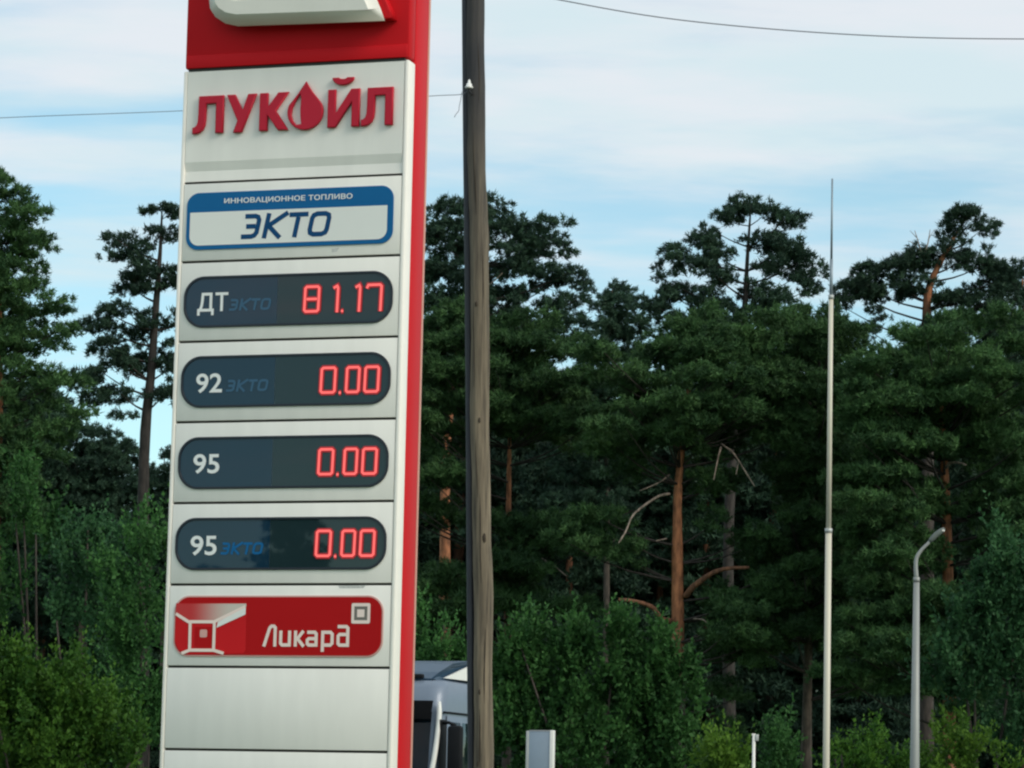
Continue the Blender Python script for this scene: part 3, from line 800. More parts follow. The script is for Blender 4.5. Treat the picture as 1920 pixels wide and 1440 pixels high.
# ------------------------------------------------------------------ truck
def truck():
    Y = 43.0; TH = R(20)
    corner = at(822, 1318, Y)
    # local: x towards the cab side that shows, y backwards, z up; front at y = 0
    rot = Matrix.Rotation(-TH, 3, 'Z')
    cl = rot @ Vector((1.20, .14, 0))
    t = empty('parked_truck', (corner[0] - cl.x, Y - cl.y, 0), 'silver grey lorry cab with a black sun visor parked behind the pylon', 'truck', rz=-TH)
    def ring(z, yf, hw, yb, r):
        pts = []
        for cx, cy, a0 in ((hw - r, yf + r, -90), (hw - .05, yb - .05, 0), (-hw + .05, yb - .05, 90), (-hw + r, yf + r, 180)):
            rr = r if cy < 1 else .05
            for k in range(7):
                a = R(a0 + 15 * k); pts.append((cx + rr * math.cos(a), cy + rr * math.sin(a), z))
        return pts
    def loft(name, rings, mat, parent, cap=True):
        bm = bmesh.new(); vs = [[bm.verts.new(p) for p in r] for r in rings]; n = len(rings[0])
        for a, b in zip(vs[:-1], vs[1:]):
            for k in range(n): bm.faces.new((a[k], a[(k + 1) % n], b[(k + 1) % n], b[k]))
        if cap: bm.faces.new(vs[0][::-1]); bm.faces.new(vs[-1])
        return from_bm(name, bm, mat, parent, True)
    yb = 2.15
    cab = loft('cab', [ring(.75, .02, 1.24, yb, .22), ring(1.3, 0, 1.25, yb, .22), ring(1.9, .02, 1.25, yb, .22), ring(2.6, .09, 1.245, yb, .22), ring(3.12, .17, 1.235, yb, .22),
                       ring(3.26, .20, 1.23, yb, .22), ring(3.44, .27, 1.21, yb, .22), ring(3.52, .36, 1.17, yb - .02, .22), ring(3.55, .50, 1.08, yb - .05, .22)], M['truck_silver'], t)
    def skin(name, z_rings, x0, x1, off, mat, parent):
        """Panel lying on the cab front: z, front y pairs; x0..x1 across, bent back at the corners."""
        bm = bmesh.new(); rows = []
        for z, yf in z_rings:
            row = []
            for k in range(15):
                x = x0 + (x1 - x0) * k / 14
                ex = max(0.0, abs(x) - 1.02)
                y = yf + (0.22 - math.sqrt(max(0, .22 ** 2 - min(ex, .215) ** 2)) if ex else 0)
                row.append(bm.verts.new((x * (1 + .0), y - off, z)))
            rows.append(row)
        for a, b in zip(rows[:-1], rows[1:]):
            for k in range(14): bm.faces.new((a[k], a[k + 1], b[k + 1], b[k]))
        bmesh.ops.solidify(bm, geom=bm.faces[:], thickness=.012)
        return from_bm(name, bm, mat, parent, True)
    ws = skin('windscreen', [(1.95, .025), (2.3, .055), (2.7, .102), (3.10, .168)], -1.10, 1.10, .016, M['glass_dark'], t)
    skin('sun_visor', [(3.00, .060), (3.10, .070), (3.25, .13)], -1.14, 1.14, .06, M['truck_black'], t)
    # pale corner pillar fairing, curving in towards the bonnet
    for s in (1, -1):
        path = smooth_path([(s * 1.02, -.035, 1.55), (s * 1.10, -.03, 1.95), (s * 1.18, .02, 2.35), (s * 1.208, .085, 2.7), (s * 1.215, .135, 3.0), (s * 1.205, .17, 3.24)], 16)
        link_mesh('corner_pillar', tube_mesh('corner_pillar', path, np.concatenate([[.03], np.full(13, .036), [.03, .018]]), 8), M['truck_pale'], t)
        # side window, frame and door
        dr = box('door', (s * 1.246 - .004, .34, 1.15), (s * 1.246 + .010, 1.42, 3.06), M['truck_silver'], t, .004)
        box('window', (s * 1.258 - .004, .46, 2.22), (s * 1.258 + .006, 1.34, 2.98), M['glass_dark'], dr, .003)
        box('window_frame', (s * 1.262 - .006, .80, 2.22), (s * 1.262 + .012, .86, 2.98), M['truck_silver'], dr, .004)
        box('handle', (s * 1.262 - .01, 1.24, 1.78), (s * 1.262 + .025, 1.38, 1.83), M['truck_black'], dr, .006)
        box('drip_rail', (s * 1.238 - .012, .26, 3.09), (s * 1.238 + .020, 2.0, 3.115), M['truck_black'], t, .003)
        box('corner_panel', (s * 1.243 - .004, .10, 1.2), (s * 1.243 + .014, .335, 3.0), M['truck_black'], t, .004)
        # mirrors
        mr = box('mirror', (s * 1.46 - .10, .05, 2.28), (s * 1.46 + .10, .20, 2.92), M['truck_black'], t, .045)
        box('mirror_glass', (s * 1.46 - .075, .199, 2.50), (s * 1.46 + .075, .206, 2.86), M['glass_dark'], mr)
        link_mesh('mirror_arm', tube_mesh('mirror_arm', [(s * 1.20, .2, 2.95), (s * 1.36, .13, 2.96), (s * 1.46, .12, 2.92)], [.022] * 3, 8), M['truck_black'], mr)
        link_mesh('mirror_arm', tube_mesh('mirror_arm', [(s * 1.22, .2, 2.24), (s * 1.36, .13, 2.24), (s * 1.46, .12, 2.28)], [.022] * 3, 8), M['truck_black'], mr)
        box('headlight', (s * .98 - .20, -.03, .82), (s * .98 + .20, .05, 1.02), M['headlight'], t, .02)
        for yy in (1.15, 4.6):
            wpath = [(s * 1.02, yy, .52), (s * 1.06, yy, .52), (s * 1.26, yy, .52), (s * 1.30, yy, .52)]
            wh = link_mesh('wheel', tube_mesh('wheel', wpath, [.46, .52, .52, .47], 24), M['rubber'], t)
            link_mesh('rim', tube_mesh('rim', [(s * 1.295, yy, .52), (s * 1.312, yy, .52)], [.30, .26], 20), M['galv'], wh)
    box('bumper', (-1.24, -.10, .38), (1.24, .45, .80), M['truck_black'], t, .05)
    box('grille', (-.80, -.035, 1.05), (.80, .02, 1.72), M['truck_black'], t, .02)
    for k in range(5): box('grille_bar', (-.78, -.05, 1.10 + .12 * k), (.78, -.02, 1.16 + .12 * k), M['truck_silver'], t, .008)
    box('chassis', (-.45, 1.0, .55), (.45, 5.6, .85), M['iron'], t, .02)
    for s in (1, -1):
        link_mesh('wiper', tube_mesh('wiper', [(s * .2 - .3, -.03, 1.96), (s * .2 + .35, -.005, 2.15)], [.012, .008], 6), M['truck_black'], t)
    # roof deflector: sloping shell with pale side cheeks
    bm = bmesh.new()
    def q(y, z, hw): return (bm.verts.new((-hw, y, z)), bm.verts.new((hw, y, z)))
    prof = [(.42, 3.56, .98), (.62, 3.66, 1.02), (1.0, 3.79, 1.06), (1.6, 3.86, 1.10), (2.05, 3.86, 1.12)]
    a = [q(*s_) for s_ in prof]; b = [q(s_[0] + .02, s_[1] - .05, s_[2] - .02) for s_ in prof]
    for k in range(4):
        bm.faces.new((a[k][0], a[k][1], a[k + 1][1], a[k + 1][0]))
        bm.faces.new((b[k][1], b[k][0], b[k + 1][0], b[k + 1][1]))
        for e in (0, 1): bm.faces.new((a[k][e], a[k + 1][e], b[k + 1][e], b[k][e]))
    bm.faces.new((a[0][0], a[0][1], b[0][1], b[0][0])); bm.faces.new((a[4][0], a[4][1], b[4][1], b[4][0]))
    from_bm('roof_deflector', bm, M['truck_blue'], t)
    for s in (1, -1):
        bm = bmesh.new()
        w = [(.44, 3.552, 1.0), (2.04, 3.552, 1.09), (2.04, 3.80, 1.09), (1.6, 3.80, 1.07), (1.0, 3.73, 1.03), (.64, 3.60, .99)]
        o_ = [bm.verts.new((s * x, y, z)) for y, z, x in w]; i_ = [bm.verts.new((s * (x - .02), y, z)) for y, z, x in w]
        bm.faces.new(o_); bm.faces.new(i_[::-1])
        for k in range(6): bm.faces.new((o_[k], o_[(k + 1) % 6], i_[(k + 1) % 6], i_[k]))
        from_bm('deflector_side', bm, M['truck_blue'], t)
        bm = bmesh.new()
        tri = [(.62, 3.575, 1.10), (2.06, 3.575, 1.17), (2.06, 3.845, 1.145), (1.7, 3.83, 1.13)]
        o_ = [bm.verts.new((s * x, y, z)) for y, z, x in tri]; i_ = [bm.verts.new((s * (x - .03), y, z)) for y, z, x in tri]
        bm.faces.new(o_); bm.faces.new(i_[::-1])
        for k in range(4): bm.faces.new((o_[k], o_[(k + 1) % 4], i_[(k + 1) % 4], i_[k]))
        from_bm('deflector_cheek', bm, M['truck_pale'], t)
    for x in (-.75, 0.15, .78):
        box('roof_lamp', (x - .09, .36, 3.56), (x + .09, .46, 3.62), M['truck_black'], t, .02)
    box('roof_hatch', (-.35, .95, 3.54), (.35, 1.5, 3.58), M['truck_black'], t, .01)
truck()

# ------------------------------------------------------------------ foliage generators
def tufts(C, out, K=16, L=(.10, .19), wd=.020, up=.45, tint=None):
    """Needle tufts: K narrow blades fanning from every centre."""
    n = len(C)
    d = rng.standard_normal((n, K, 3))
    d /= np.linalg.norm(d, axis=2, keepdims=True)
    d = d + np.array([0, 0, up]) + out[:, None, :] * .55
    d /= np.linalg.norm(d, axis=2, keepdims=True)
    ln = rng.uniform(L[0], L[1], (n, K, 1))
    s = np.cross(d, rng.standard_normal((n, K, 3))); s /= np.linalg.norm(s, axis=2, keepdims=True) + 1e-9
    s *= wd
    c = C[:, None, :] + rng.normal(0, .034, (n, K, 3))
    V = np.stack([c - s, c + s, c + d * ln + s * .25], 2).reshape(-1, 3)
    F = np.arange(len(V)).reshape(-1, 3)
    tn = np.repeat((rng.uniform(0, 1, n) if tint is None else tint), K)
    tn = np.clip(tn + rng.normal(0, .12, n * K), 0, 1)
    return V, F, np.repeat(tn, 3)
def pads_to_crown(P, PR, axis_xy, per=44, flat=.68, K=24, wd=.017, L=(.085, .165), tone=None):
    """P: pad centres, PR: pad radii. Each pad is a small cloud of tufts, domed on top."""
    cs, outs, tn = [], [], []
    for i, (c, r) in enumerate(zip(P, PR)):
        n = max(6, int(per * (r / .6) ** 2))
        a = rng.uniform(0, 2 * np.pi, n); q = np.sqrt(rng.uniform(0, 1, n)) * r
        o = np.array([c[0] - axis_xy[0], c[1] - axis_xy[1], 0.0]); ol = np.linalg.norm(o); o = o / ol if ol > .01 else np.array([0, -1.0, 0])
        z = flat * r * (1 - (q / r) ** 2) * rng.uniform(-.35, 1, n) + rng.normal(0, .03, n)
        x = q * np.cos(a); y = q * np.sin(a)
        droop = -.10 * (x * o[0] + y * o[1])
        cs.append(np.stack([c[0] + x, c[1] + y, c[2] + z + droop], -1)); outs.append(np.repeat(o[None], n, 0))
        base_t = rng.uniform(.05, .75) if tone is None else tone
        tn.append(np.clip(base_t + rng.normal(0, .15, n), 0, 1))
    return tufts(np.vstack(cs), np.vstack(outs), K, L, wd, tint=np.concatenate(tn))
def ell_points(n, shell=.35):
    v = rng.standard_normal((n, 3)); v /= np.linalg.norm(v, axis=1, keepdims=True)
    return v * (rng.uniform(shell ** 3, 1, (n, 1)) ** (1 / 3))

def pine(name, Y, trunk_px, blobs, label, group=None, trunk_r=.22, pad_r=(.20, .40), depth=1.0, mat='needles', tone_px=None,
         dens=1.25, limbs=(), bare=(), bark='bark_pine', per=42, orange=(.25, .6), cat='tree', K=24):
    """A pine standing at distance Y. trunk_px: photo points of its stem (bottom to top); blobs: (px, py, rx, ry, density)."""
    q = Y / FPX
    tp = np.array([at(x, y, Y) for x, y in trunk_px])
    if tp[0][2] > .3:
        tp = np.vstack([[tp[0][0] - (tp[1][0] - tp[0][0]) * .2, Y, 0], tp])
    tp[0][2] = -.05
    base = np.array([tp[0][0], Y, 0.0])
    t = empty(name, tuple(base), label, cat, group)
    path = smooth_path(tp - base, 30)
    path[:, 1] += .10 * np.sin(np.linspace(0, 5, 30) + rng.uniform(0, 6))
    f = np.linspace(0, 1, 30)
    rad = trunk_r * (1 - .90 * f ** 1.15); rad[0] *= 1.25
    tint = np.clip((f - orange[0]) / (orange[1] - orange[0]), 0, 1)
    link_mesh('trunk', tube_mesh('trunk', path, rad, 10, wob=.03, tint=tint), M[bark], t)
    P, PR = [], []
    for bl in blobs:
        px, py, rx, ry, dn = bl[:5]
        c = at(px, py, Y) - base
        area = math.pi * rx * ry * q * q
        n = max(3, int(round(dn * dens * area / .062)))
        e = ell_points(n)
        dz = depth * (bl[5] if len(bl) > 5 else max(rx * q * .8, .8))
        yo = bl[6] if len(bl) > 6 else 0.0
        pts_ = c + e * np.array([rx * q, dz, ry * q]) + np.array([0, yo, 0])
        r = rng.uniform(pad_r[0], pad_r[1], n)
        r = np.minimum(r, max(.22, rx * q * .75))
        P.append(pts_); PR.append(r)
    P = np.vstack(P); PR = np.concatenate(PR)
    V, F, tn = pads_to_crown(P, PR, (path[-1][0], path[-1][1]), per=per, K=K)
    link_mesh('crown', np_mesh('crown', V, F, tn), M[mat], t)
    # branches carrying the pads
    VV, FF, off = [], [], 0
    for c, r in list(zip(P, PR))[::8]:
        hz = math.hypot(c[0], c[1])
        k = np.argmin(np.abs(path[:, 2] - max(.5, c[2] - .25 * hz - .2)))
        s = path[k]
        mid = (s + c) / 2 + np.array([0, 0, -.06 * hz])
        pp = smooth_path([s, mid, c], 6)
        rr = np.linspace(min(.035, rad[k] * .5), .008, 6)
        v, f_, _ = tube_arrays(pp, rr, 4, cap=False)
        VV.append(v); FF.append(f_ + off); off += len(v)
    me = np_mesh('branches', np.vstack(VV), np.vstack(FF), np.full(off, .0))
    tag(link_mesh('branches', me, M['bark_grey'], t), kind='stuff')
    for lp, r0, r1 in limbs:
        pp = smooth_path([at(x, y, Y - dy) - base for x, y, dy in lp], 14)
        link_mesh('limb', tube_mesh('limb', pp, np.linspace(r0, r1, 14), 7, wob=.05, tint=np.full(14, .5)), M['bark_pine'], t)
    for lp, r0, r1 in bare:
        pp = smooth_path([at(x, y, Y - dy) - base for x, y, dy in lp], 12)
        link_mesh('bare_limb', tube_mesh('bare_limb', pp, np.linspace(r0, r1, 12), 6, wob=.06, tint=np.linspace(.3, .9, 12)), M['limb_bare'], t)
    return t
def leaf_mesh(base, dirs, size, wid, tint):
    n = len(base)
    d = dirs / (np.linalg.norm(dirs, axis=1, keepdims=True) + 1e-9)
    s = np.cross(d, rng.standard_normal((n, 3))); s /= np.linalg.norm(s, axis=1, keepdims=True) + 1e-9
    nn = np.cross(s, d)
    L = size[:, None]; w = (wid * size)[:, None]
    V = np.stack([base, base + d * L * .45 + s * w + nn * L * .06, base + d * L, base + d * L * .45 - s * w + nn * L * .06], 1).reshape(-1, 3)
    F = np.arange(len(V)).reshape(-1, 4)
    return V, F, np.repeat(tint, 4)
def broadleaf(name, Y, base_px, blobs, label, mat, leaf=(.07, .12), shoot=(.22, .50), per=17, stems=4, group=None, cat='tree', upright=1.0, depth=.9, wid=.31, dens=1.25, trunk_r=.06, clump=.8):
    q = Y / FPX
    b0 = at(base_px, 1550, Y); base = np.array([b0[0], Y, 0.0])
    t = empty(name, tuple(base), label, cat, group)
    B, D, S, T = [], [], [], []
    cent = np.mean([at(b[0], b[1], Y) - base for b in blobs], 0)
    tips = []
    for bl in blobs:
        px, py, rx, ry, dn = bl[:5]
        c = at(px, py, Y) - base
        dz = max(rx * q, .5) * depth
        area = math.pi * rx * ry * q * q
        nc = max(5, int(dn * dens * area * 9))
        ec = ell_points(nc, .5)
        cn = 11
        n = nc * cn
        e = np.repeat(ec, cn, 0)
        s0 = c + e * np.array([rx * q, dz, ry * q]) + rng.normal(0, 1, (n, 3)) * np.array([.13, .13, .17]) * clump
        s0[:, 2] = np.maximum(s0[:, 2], .15)
        tips.append(s0[:: max(1, n // 8)])
        sd = np.array([0, 0, upright]) + e * np.array([.5, .5, .3]) + rng.normal(0, .26, (n, 3))
        sd /= np.linalg.norm(sd, axis=1, keepdims=True)
        sl = rng.uniform(shoot[0], shoot[1], n) * np.where(rng.uniform(0, 1, n) < .08, 1.9, 1.0)
        st = np.clip(np.repeat(rng.uniform(.0, .7, nc), cn) + rng.normal(0, .08, n), 0, 1)
        for k in range(per):
            f = k / per
            B.append(s0 + sd * (sl * f)[:, None] + rng.normal(0, .02, (n, 3)))
            rd = rng.standard_normal((n, 3)); rd /= np.linalg.norm(rd, axis=1, keepdims=True)
            D.append(sd * (.35 + .9 * f) + rd * .8)
            S.append(rng.uniform(leaf[0] * .7, leaf[1] * 1.3, n) * (1.05 - .35 * f))
            T.append(np.clip(st + .25 * f + rng.normal(0, .10, n), 0, 1))
    V, F, tn = leaf_mesh(np.vstack(B), np.vstack(D), np.concatenate(S), wid, np.concatenate(T))
    link_mesh('crown', np_mesh('crown', V, F, tn), M[mat], t)
    tips = np.vstack(tips)
    for k in range(stems):
        e = tips[rng.integers(len(tips))]
        s = np.array([rng.normal(0, .12), rng.normal(0, .12), -.02])
        pp = smooth_path([s, (s * .6 + e * .4) * np.array([.8, .8, 1.05]), e], 10)
        link_mesh('stem' if stems > 1 else 'trunk', tube_mesh('stem', pp, np.linspace(trunk_r, .014, 10), 6, tint=np.full(10, .3)), M['bark_grey'], t)
    return t

# ------------------------------------------------------------------ hero pines, left side
pine('pine_tree', 76, [(-22, 1440), (-12, 1000), (-5, 700), (-8, 450), (-20, 345)],
     [(-40, 355, 60, 36, 1.0), (15, 362, 40, 20, 1.0), (-30, 440, 90, 60, 1.0), (52, 405, 42, 26, .9), (75, 462, 30, 30, .9), (20, 515, 72, 50, 1.0), (-30, 600, 90, 80, 1.0),
      (58, 630, 56, 40, .8), (112, 575, 38, 18, .8), (122, 640, 42, 22, .7), (30, 730, 90, 55, .9), (118, 715, 45, 28, .6), (-30, 850, 100, 80, 1.0), (60, 830, 70, 45, .9), (130, 785, 45, 22, .7), (10, 950, 80, 70, .9)],
     'big dense pine filling the upper left edge of the photo', 'pines of the forest edge', trunk_r=.26)
pine('pine_tree', 84, [(268, 1440), (270, 890), (284, 700), (294, 560), (300, 470), (303, 395)],
     [(308, 398, 30, 14, 1.3), (325, 400, 16, 14, 1.2), (310, 440, 30, 14, 1.0), (240, 455, 44, 14, 1.0), (218, 476, 22, 12, .8), (265, 490, 32, 18, 1.0), (285, 525, 52, 20, 1.1), (235, 540, 22, 12, .9), (255, 545, 30, 12, .8), (328, 520, 24, 20, .9),
      (222, 590, 40, 12, 1.0), (190, 612, 36, 14, 1.0), (262, 612, 44, 22, 1.0), (320, 600, 26, 22, .8), (215, 650, 46, 20, .8), (175, 700, 40, 22, .8), (250, 680, 50, 30, .9), (318, 670, 32, 34, .9), (225, 745, 50, 16, .8), (165, 745, 35, 18, .6),
      (290, 740, 34, 16, .7), (320, 735, 26, 26, .8), (228, 782, 26, 8, .5)],
     'slender open pine with sky between its boughs just left of the pylon', 'pines of the forest edge', trunk_r=.20, bark='bark_grey', pad_r=(.19, .38), dens=1.4, orange=(.75, 1.6), per=40, depth=.9, mat='needles_blue')
pine('pine_tree', 100, [(150, 1440), (152, 1000), (150, 900)],
     [(95, 800, 60, 22, 1.1), (165, 822, 50, 22, 1.2), (220, 848, 45, 24, 1.2), (120, 870, 90, 45, 1.4), (220, 900, 70, 45, 1.4), (100, 960, 110, 70, 1.3), (220, 990, 90, 70, 1.3), (150, 1080, 120, 90, 1.2)],
     'low dark pine whose top slopes down to the right below the open pine', 'pines of the forest edge', mat='needles_blue', bark='bark_grey', trunk_r=.15)
pine('pine_tree', 96, [(305, 1440), (306, 1100), (308, 850)],
     [(310, 850, 24, 16, 1.0), (330, 880, 40, 26, 1.0), (290, 915, 60, 22, 1.3), (320, 960, 70, 45, 1.3), (280, 1040, 90, 70, 1.2), (340, 1120, 80, 90, 1.2)],
     'small dark pine half hidden by the left edge of the pylon', 'pines of the forest edge', mat='needles_blue', bark='bark_grey', trunk_r=.14)

# ------------------------------------------------------------------ hero pines, right side
# green boughs reaching out towards the road from the front row of pines; the open hollows and bare stems between them stay free
OPEN = [(1235, 1305, 862, 1230), (1345, 1385, 935, 1060), (1485, 1535, 1310, 1440), (1755, 1800, 860, 1095), (938, 968, 840, 940), (825, 849, 1000, 1060), (1155, 1245, 905, 1020), (1150, 1250, 1110, 1170),
        (1300, 1410, 1055, 1115), (1330, 1420, 830, 915), (1085, 1165, 870, 955), (960, 1045, 870, 950), (1300, 1345, 945, 1060), (1385, 1425, 925, 1000), (1285, 1510, 1240, 1440), (1090, 1235, 1070, 1120), (1590, 1740, 585, 625)]
FILL = {950: [], 1272: [], 1512: [], 1775: [], 1650: []}
_g = np.random.default_rng(21)
for yy in range(650, 1290, 42):
    for xx in range(785, 1940, 74):
        x_ = xx + _g.uniform(-34, 34); y_ = yy + _g.uniform(-16, 16)
        rx_, ry_ = _g.uniform(38, 72), _g.uniform(10, 17)
        if yy < 700 and _g.uniform() < .4: continue
        if any(x_ + rx_ * .8 > a and x_ - rx_ * .8 < b and y_ + ry_ > c and y_ - ry_ < d for a, b, c, d in OPEN): continue
        if _g.uniform() < .06 or (x_ < 1290 and y_ > 1160): continue
        key = min(FILL, key=lambda t_: abs(t_ - x_))
        FILL[1775 if key == 1650 else key].append((x_, y_, rx_, ry_, _g.uniform(1.2, 1.9), .8, -_g.uniform(.3, 2.8)))
pine('pine_tree', 86, [(835, 1440), (834, 1100), (840, 800), (880, 560), (905, 390)],
     [(915, 385, 45, 18, 1.2), (850, 400, 50, 22, 1.2), (930, 425, 50, 22, 1.0), (1030, 425, 34, 16, 1.0), (985, 440, 40, 18, .9), (840, 450, 70, 40, 1.2), (1015, 465, 50, 22, .9), (1050, 478, 28, 14, .8), (940, 490, 70, 40, .9),
      (1070, 520, 36, 18, 1.0), (1085, 548, 22, 12, .9), (1010, 530, 50, 30, .8), (840, 540, 70, 55, 1.2), (930, 560, 60, 40, 1.0), (1050, 575, 50, 20, .8), (1010, 610, 60, 30, .8), (1080, 620, 45, 25, .6)],
     'broad pine rising behind the wooden pole with ragged boughs to its right', 'pines of the forest edge', trunk_r=.23, orange=(.30, .42), mat='needles_blue',
     bare=[([(900, 545, .5), (925, 528, .8), (942, 512, 1.0)], .025, .01)])
pine('pine_tree', 80, [(950, 1440), (952, 1100), (955, 850), (960, 640)],
     [(985, 606, 62, 20, 1.0), (860, 590, 60, 24, 1.1), (1075, 655, 50, 20, .9), (850, 640, 80, 50, 1.2), (960, 660, 80, 45, 1.1), (1000, 720, 60, 40, 1.2), (850, 730, 70, 50, 1.0), (940, 750, 70, 40, 1.1), (1060, 760, 60, 35, .9), (1000, 800, 70, 35, 1.0), (840, 820, 70, 40, .9), (1080, 830, 60, 30, .8), (960, 1000, 40, 18, .8), (1020, 990, 60, 25, .8), (830, 960, 50, 30, .8), (838, 900, 40, 24, 1.0, .7, -2.0), (836, 1085, 34, 22, .9, .7, -2.0), (955, 990, 36, 24, 1.0, .7, -1.0), (952, 1090, 36, 26, 1.0, .7, -1.0), (830, 1160, 40, 26, .9, .7, -1.0)] + FILL[950],
     'nearer pine with heavy green boughs directly right of the wooden pole', 'pines of the forest edge', trunk_r=.15, orange=(.3, .7),
     bare=[([(925, 770, 1.0), (945, 755, 1.4)], .022, .01), ([(1015, 1046, .6), (1040, 1062, 1.0), (1062, 1080, 1.2)], .02, .012)])
pine('pine_tree', 94, [(1135, 1440), (1138, 1000), (1140, 700), (1148, 540)],
     [(1148, 550, 30, 16, 1.3), (1130, 585, 20, 20, 1.2), (1165, 580, 30, 24, 1.3), (1145, 620, 45, 22, 1.2), (1185, 620, 28, 22, 1.0), (1120, 665, 50, 25, 1.0), (1190, 665, 40, 24, .9), (1140, 720, 80, 35, 1.3), (1100, 780, 80, 40, 1.3), (1200, 780, 60, 50, 1.3), (1130, 870, 90, 50, 1.2), (1100, 960, 90, 60, 1.0)],
     'short pine with a small round top in the dip between two big crowns', 'pines of the forest edge', mat='needles_blue', bark='bark_grey', trunk_r=.14)
pine('pine_tree', 88, [(1368, 1440), (1366, 1000), (1385, 720), (1395, 600), (1402, 480), (1408, 385)],
     [(1395, 384, 34, 13, 1.3), (1365, 402, 34, 14, 1.3), (1440, 402, 34, 12, 1.3), (1480, 415, 26, 14, 1.2), (1320, 446, 36, 15, 1.1), (1350, 470, 36, 16, .9), (1270, 478, 28, 14, 1.1), (1255, 498, 22, 8, .9), (1305, 505, 40, 18, .9), (1430, 450, 40, 16, 1.0), (1478, 470, 38, 18, 1.2), (1500, 505, 34, 24, 1.2),
      (1460, 500, 40, 18, .9), (1250, 522, 18, 7, .8), (1345, 520, 40, 18, .8), (1515, 535, 26, 15, 1.1), (1265, 548, 34, 15, 1.1), (1225, 570, 30, 15, 1.1), (1320, 560, 46, 22, .9), (1420, 555, 40, 24, .9), (1290, 600, 60, 18, .9), (1470, 565, 44, 18, .7), (1215, 600, 24, 12, .9), (1370, 600, 50, 22, .9), (1470, 605, 50, 18, .8)],
     'tall pine with a wide rounded open crown left of the mast', 'pines of the forest edge', trunk_r=.20, bark='bark_grey', pad_r=(.20, .40), dens=1.4, orange=(.9, 1.8), mat='needles_blue',
     bare=[])
pine('pine_tree', 76, [(1272, 1440), (1271, 1220), (1270, 1040), (1272, 900), (1290, 740), (1300, 630)],
     [(1345, 588, 50, 14, 1.0), (1440, 600, 54, 16, 1.0), (1275, 622, 50, 16, 1.0), (1330, 630, 80, 26, 1.2), (1420, 650, 70, 30, 1.2), (1260, 670, 70, 26, 1.2), (1210, 720, 60, 30, 1.2), (1340, 700, 100, 40, 1.3), (1450, 720, 80, 40, 1.2), (1240, 780, 70, 40, 1.1), (1350, 780, 90, 45, 1.2), (1470, 800, 60, 50, 1.1), (1200, 840, 60, 30, .9), (1320, 850, 40, 25, .8),
      (1130, 970, 60, 22, 1.0, .9), (1100, 1015, 60, 22, .9, .9), (1180, 1040, 60, 24, .9, .9), (1060, 990, 50, 24, .9, .9), (1320, 905, 28, 40, .8, .6), (1330, 970, 24, 36, .8, .6), (1200, 890, 50, 16, .9, .8), (1366, 890, 44, 26, 1.1, .7, 2.0), (1368, 835, 50, 22, 1.1, .7, 1.0), (1366, 1120, 44, 26, 1.1, .7, 1.0), (1364, 1215, 46, 26, 1.0, .7, 1.0), (1362, 1290, 44, 22, .9, .7, 1.5), (1366, 1370, 40, 26, .8, .7, 1.5), (1410, 1010, 40, 30, .7, .8), (1350, 1180, 40, 40, .8, .8), (1400, 1210, 50, 40, .9, .8), (1380, 1160, 40, 24, .8, .8), (1440, 1100, 50, 40, .9, .8)] + FILL[1272],
     'pine with a bare orange trunk and crooked limbs right of the middle', 'pines of the forest edge', trunk_r=.22, orange=(.28, .40),
     limbs=[([(1285, 1118, .1), (1300, 1100, .3), (1335, 1075, .6), (1365, 1066, .8), (1405, 1064, .9)], .085, .035), ([(1258, 1165, .1), (1240, 1160, .4), (1225, 1140, .6), (1195, 1128, .8), (1160, 1124, .9)], .07, .04)],
     bare=[([(1255, 926, .2), (1235, 930, .5), (1205, 950, .8), (1185, 968, 1.0), (1174, 995, 1.1), (1160, 1018, 1.2)], .035, .018), ([(1255, 890, .2), (1235, 905, .6), (1200, 920, .9)], .025, .012),
           ([(1352, 838, .4), (1346, 860, .6), (1338, 900, .8)], .028, .014), ([(1352, 832, .4), (1375, 850, .6), (1395, 880, .9), (1415, 912, 1.0)], .026, .014), ([(1385, 865, .7), (1380, 890, .9)], .016, .01),
           ([(1250, 1010, .2), (1230, 1014, .5)], .02, .01), ([(1300, 1160, .3), (1318, 1162, .5), (1330, 1172, .6)], .02, .01)])
pine('pine_tree', 78, [(1512, 1440), (1514, 1330), (1520, 1000), (1530, 760), (1535, 590)],
     [(1530, 595, 55, 24, 1.2), (1490, 640, 70, 30, 1.1), (1570, 640, 70, 35, 1.2), (1520, 700, 90, 50, 1.2), (1590, 740, 70, 50, 1.1), (1500, 800, 70, 50, 1.1), (1480, 880, 60, 40, 1.0), (1580, 860, 80, 50, 1.1), (1510, 960, 60, 50, 1.0), (1600, 960, 70, 50, .9), (1450, 1050, 60, 40, 1.0), (1560, 1060, 70, 50, .9), (1470, 1130, 70, 50, 1.0), (1560, 1170, 70, 60, .9), (1600, 1260, 60, 50, .9), (1450, 1200, 50, 30, .8)] + FILL[1512],
     'dense green pine directly behind the cream mast with low branches', 'pines of the forest edge', trunk_r=.17, bark='bark_grey', orange=(.02, .4))
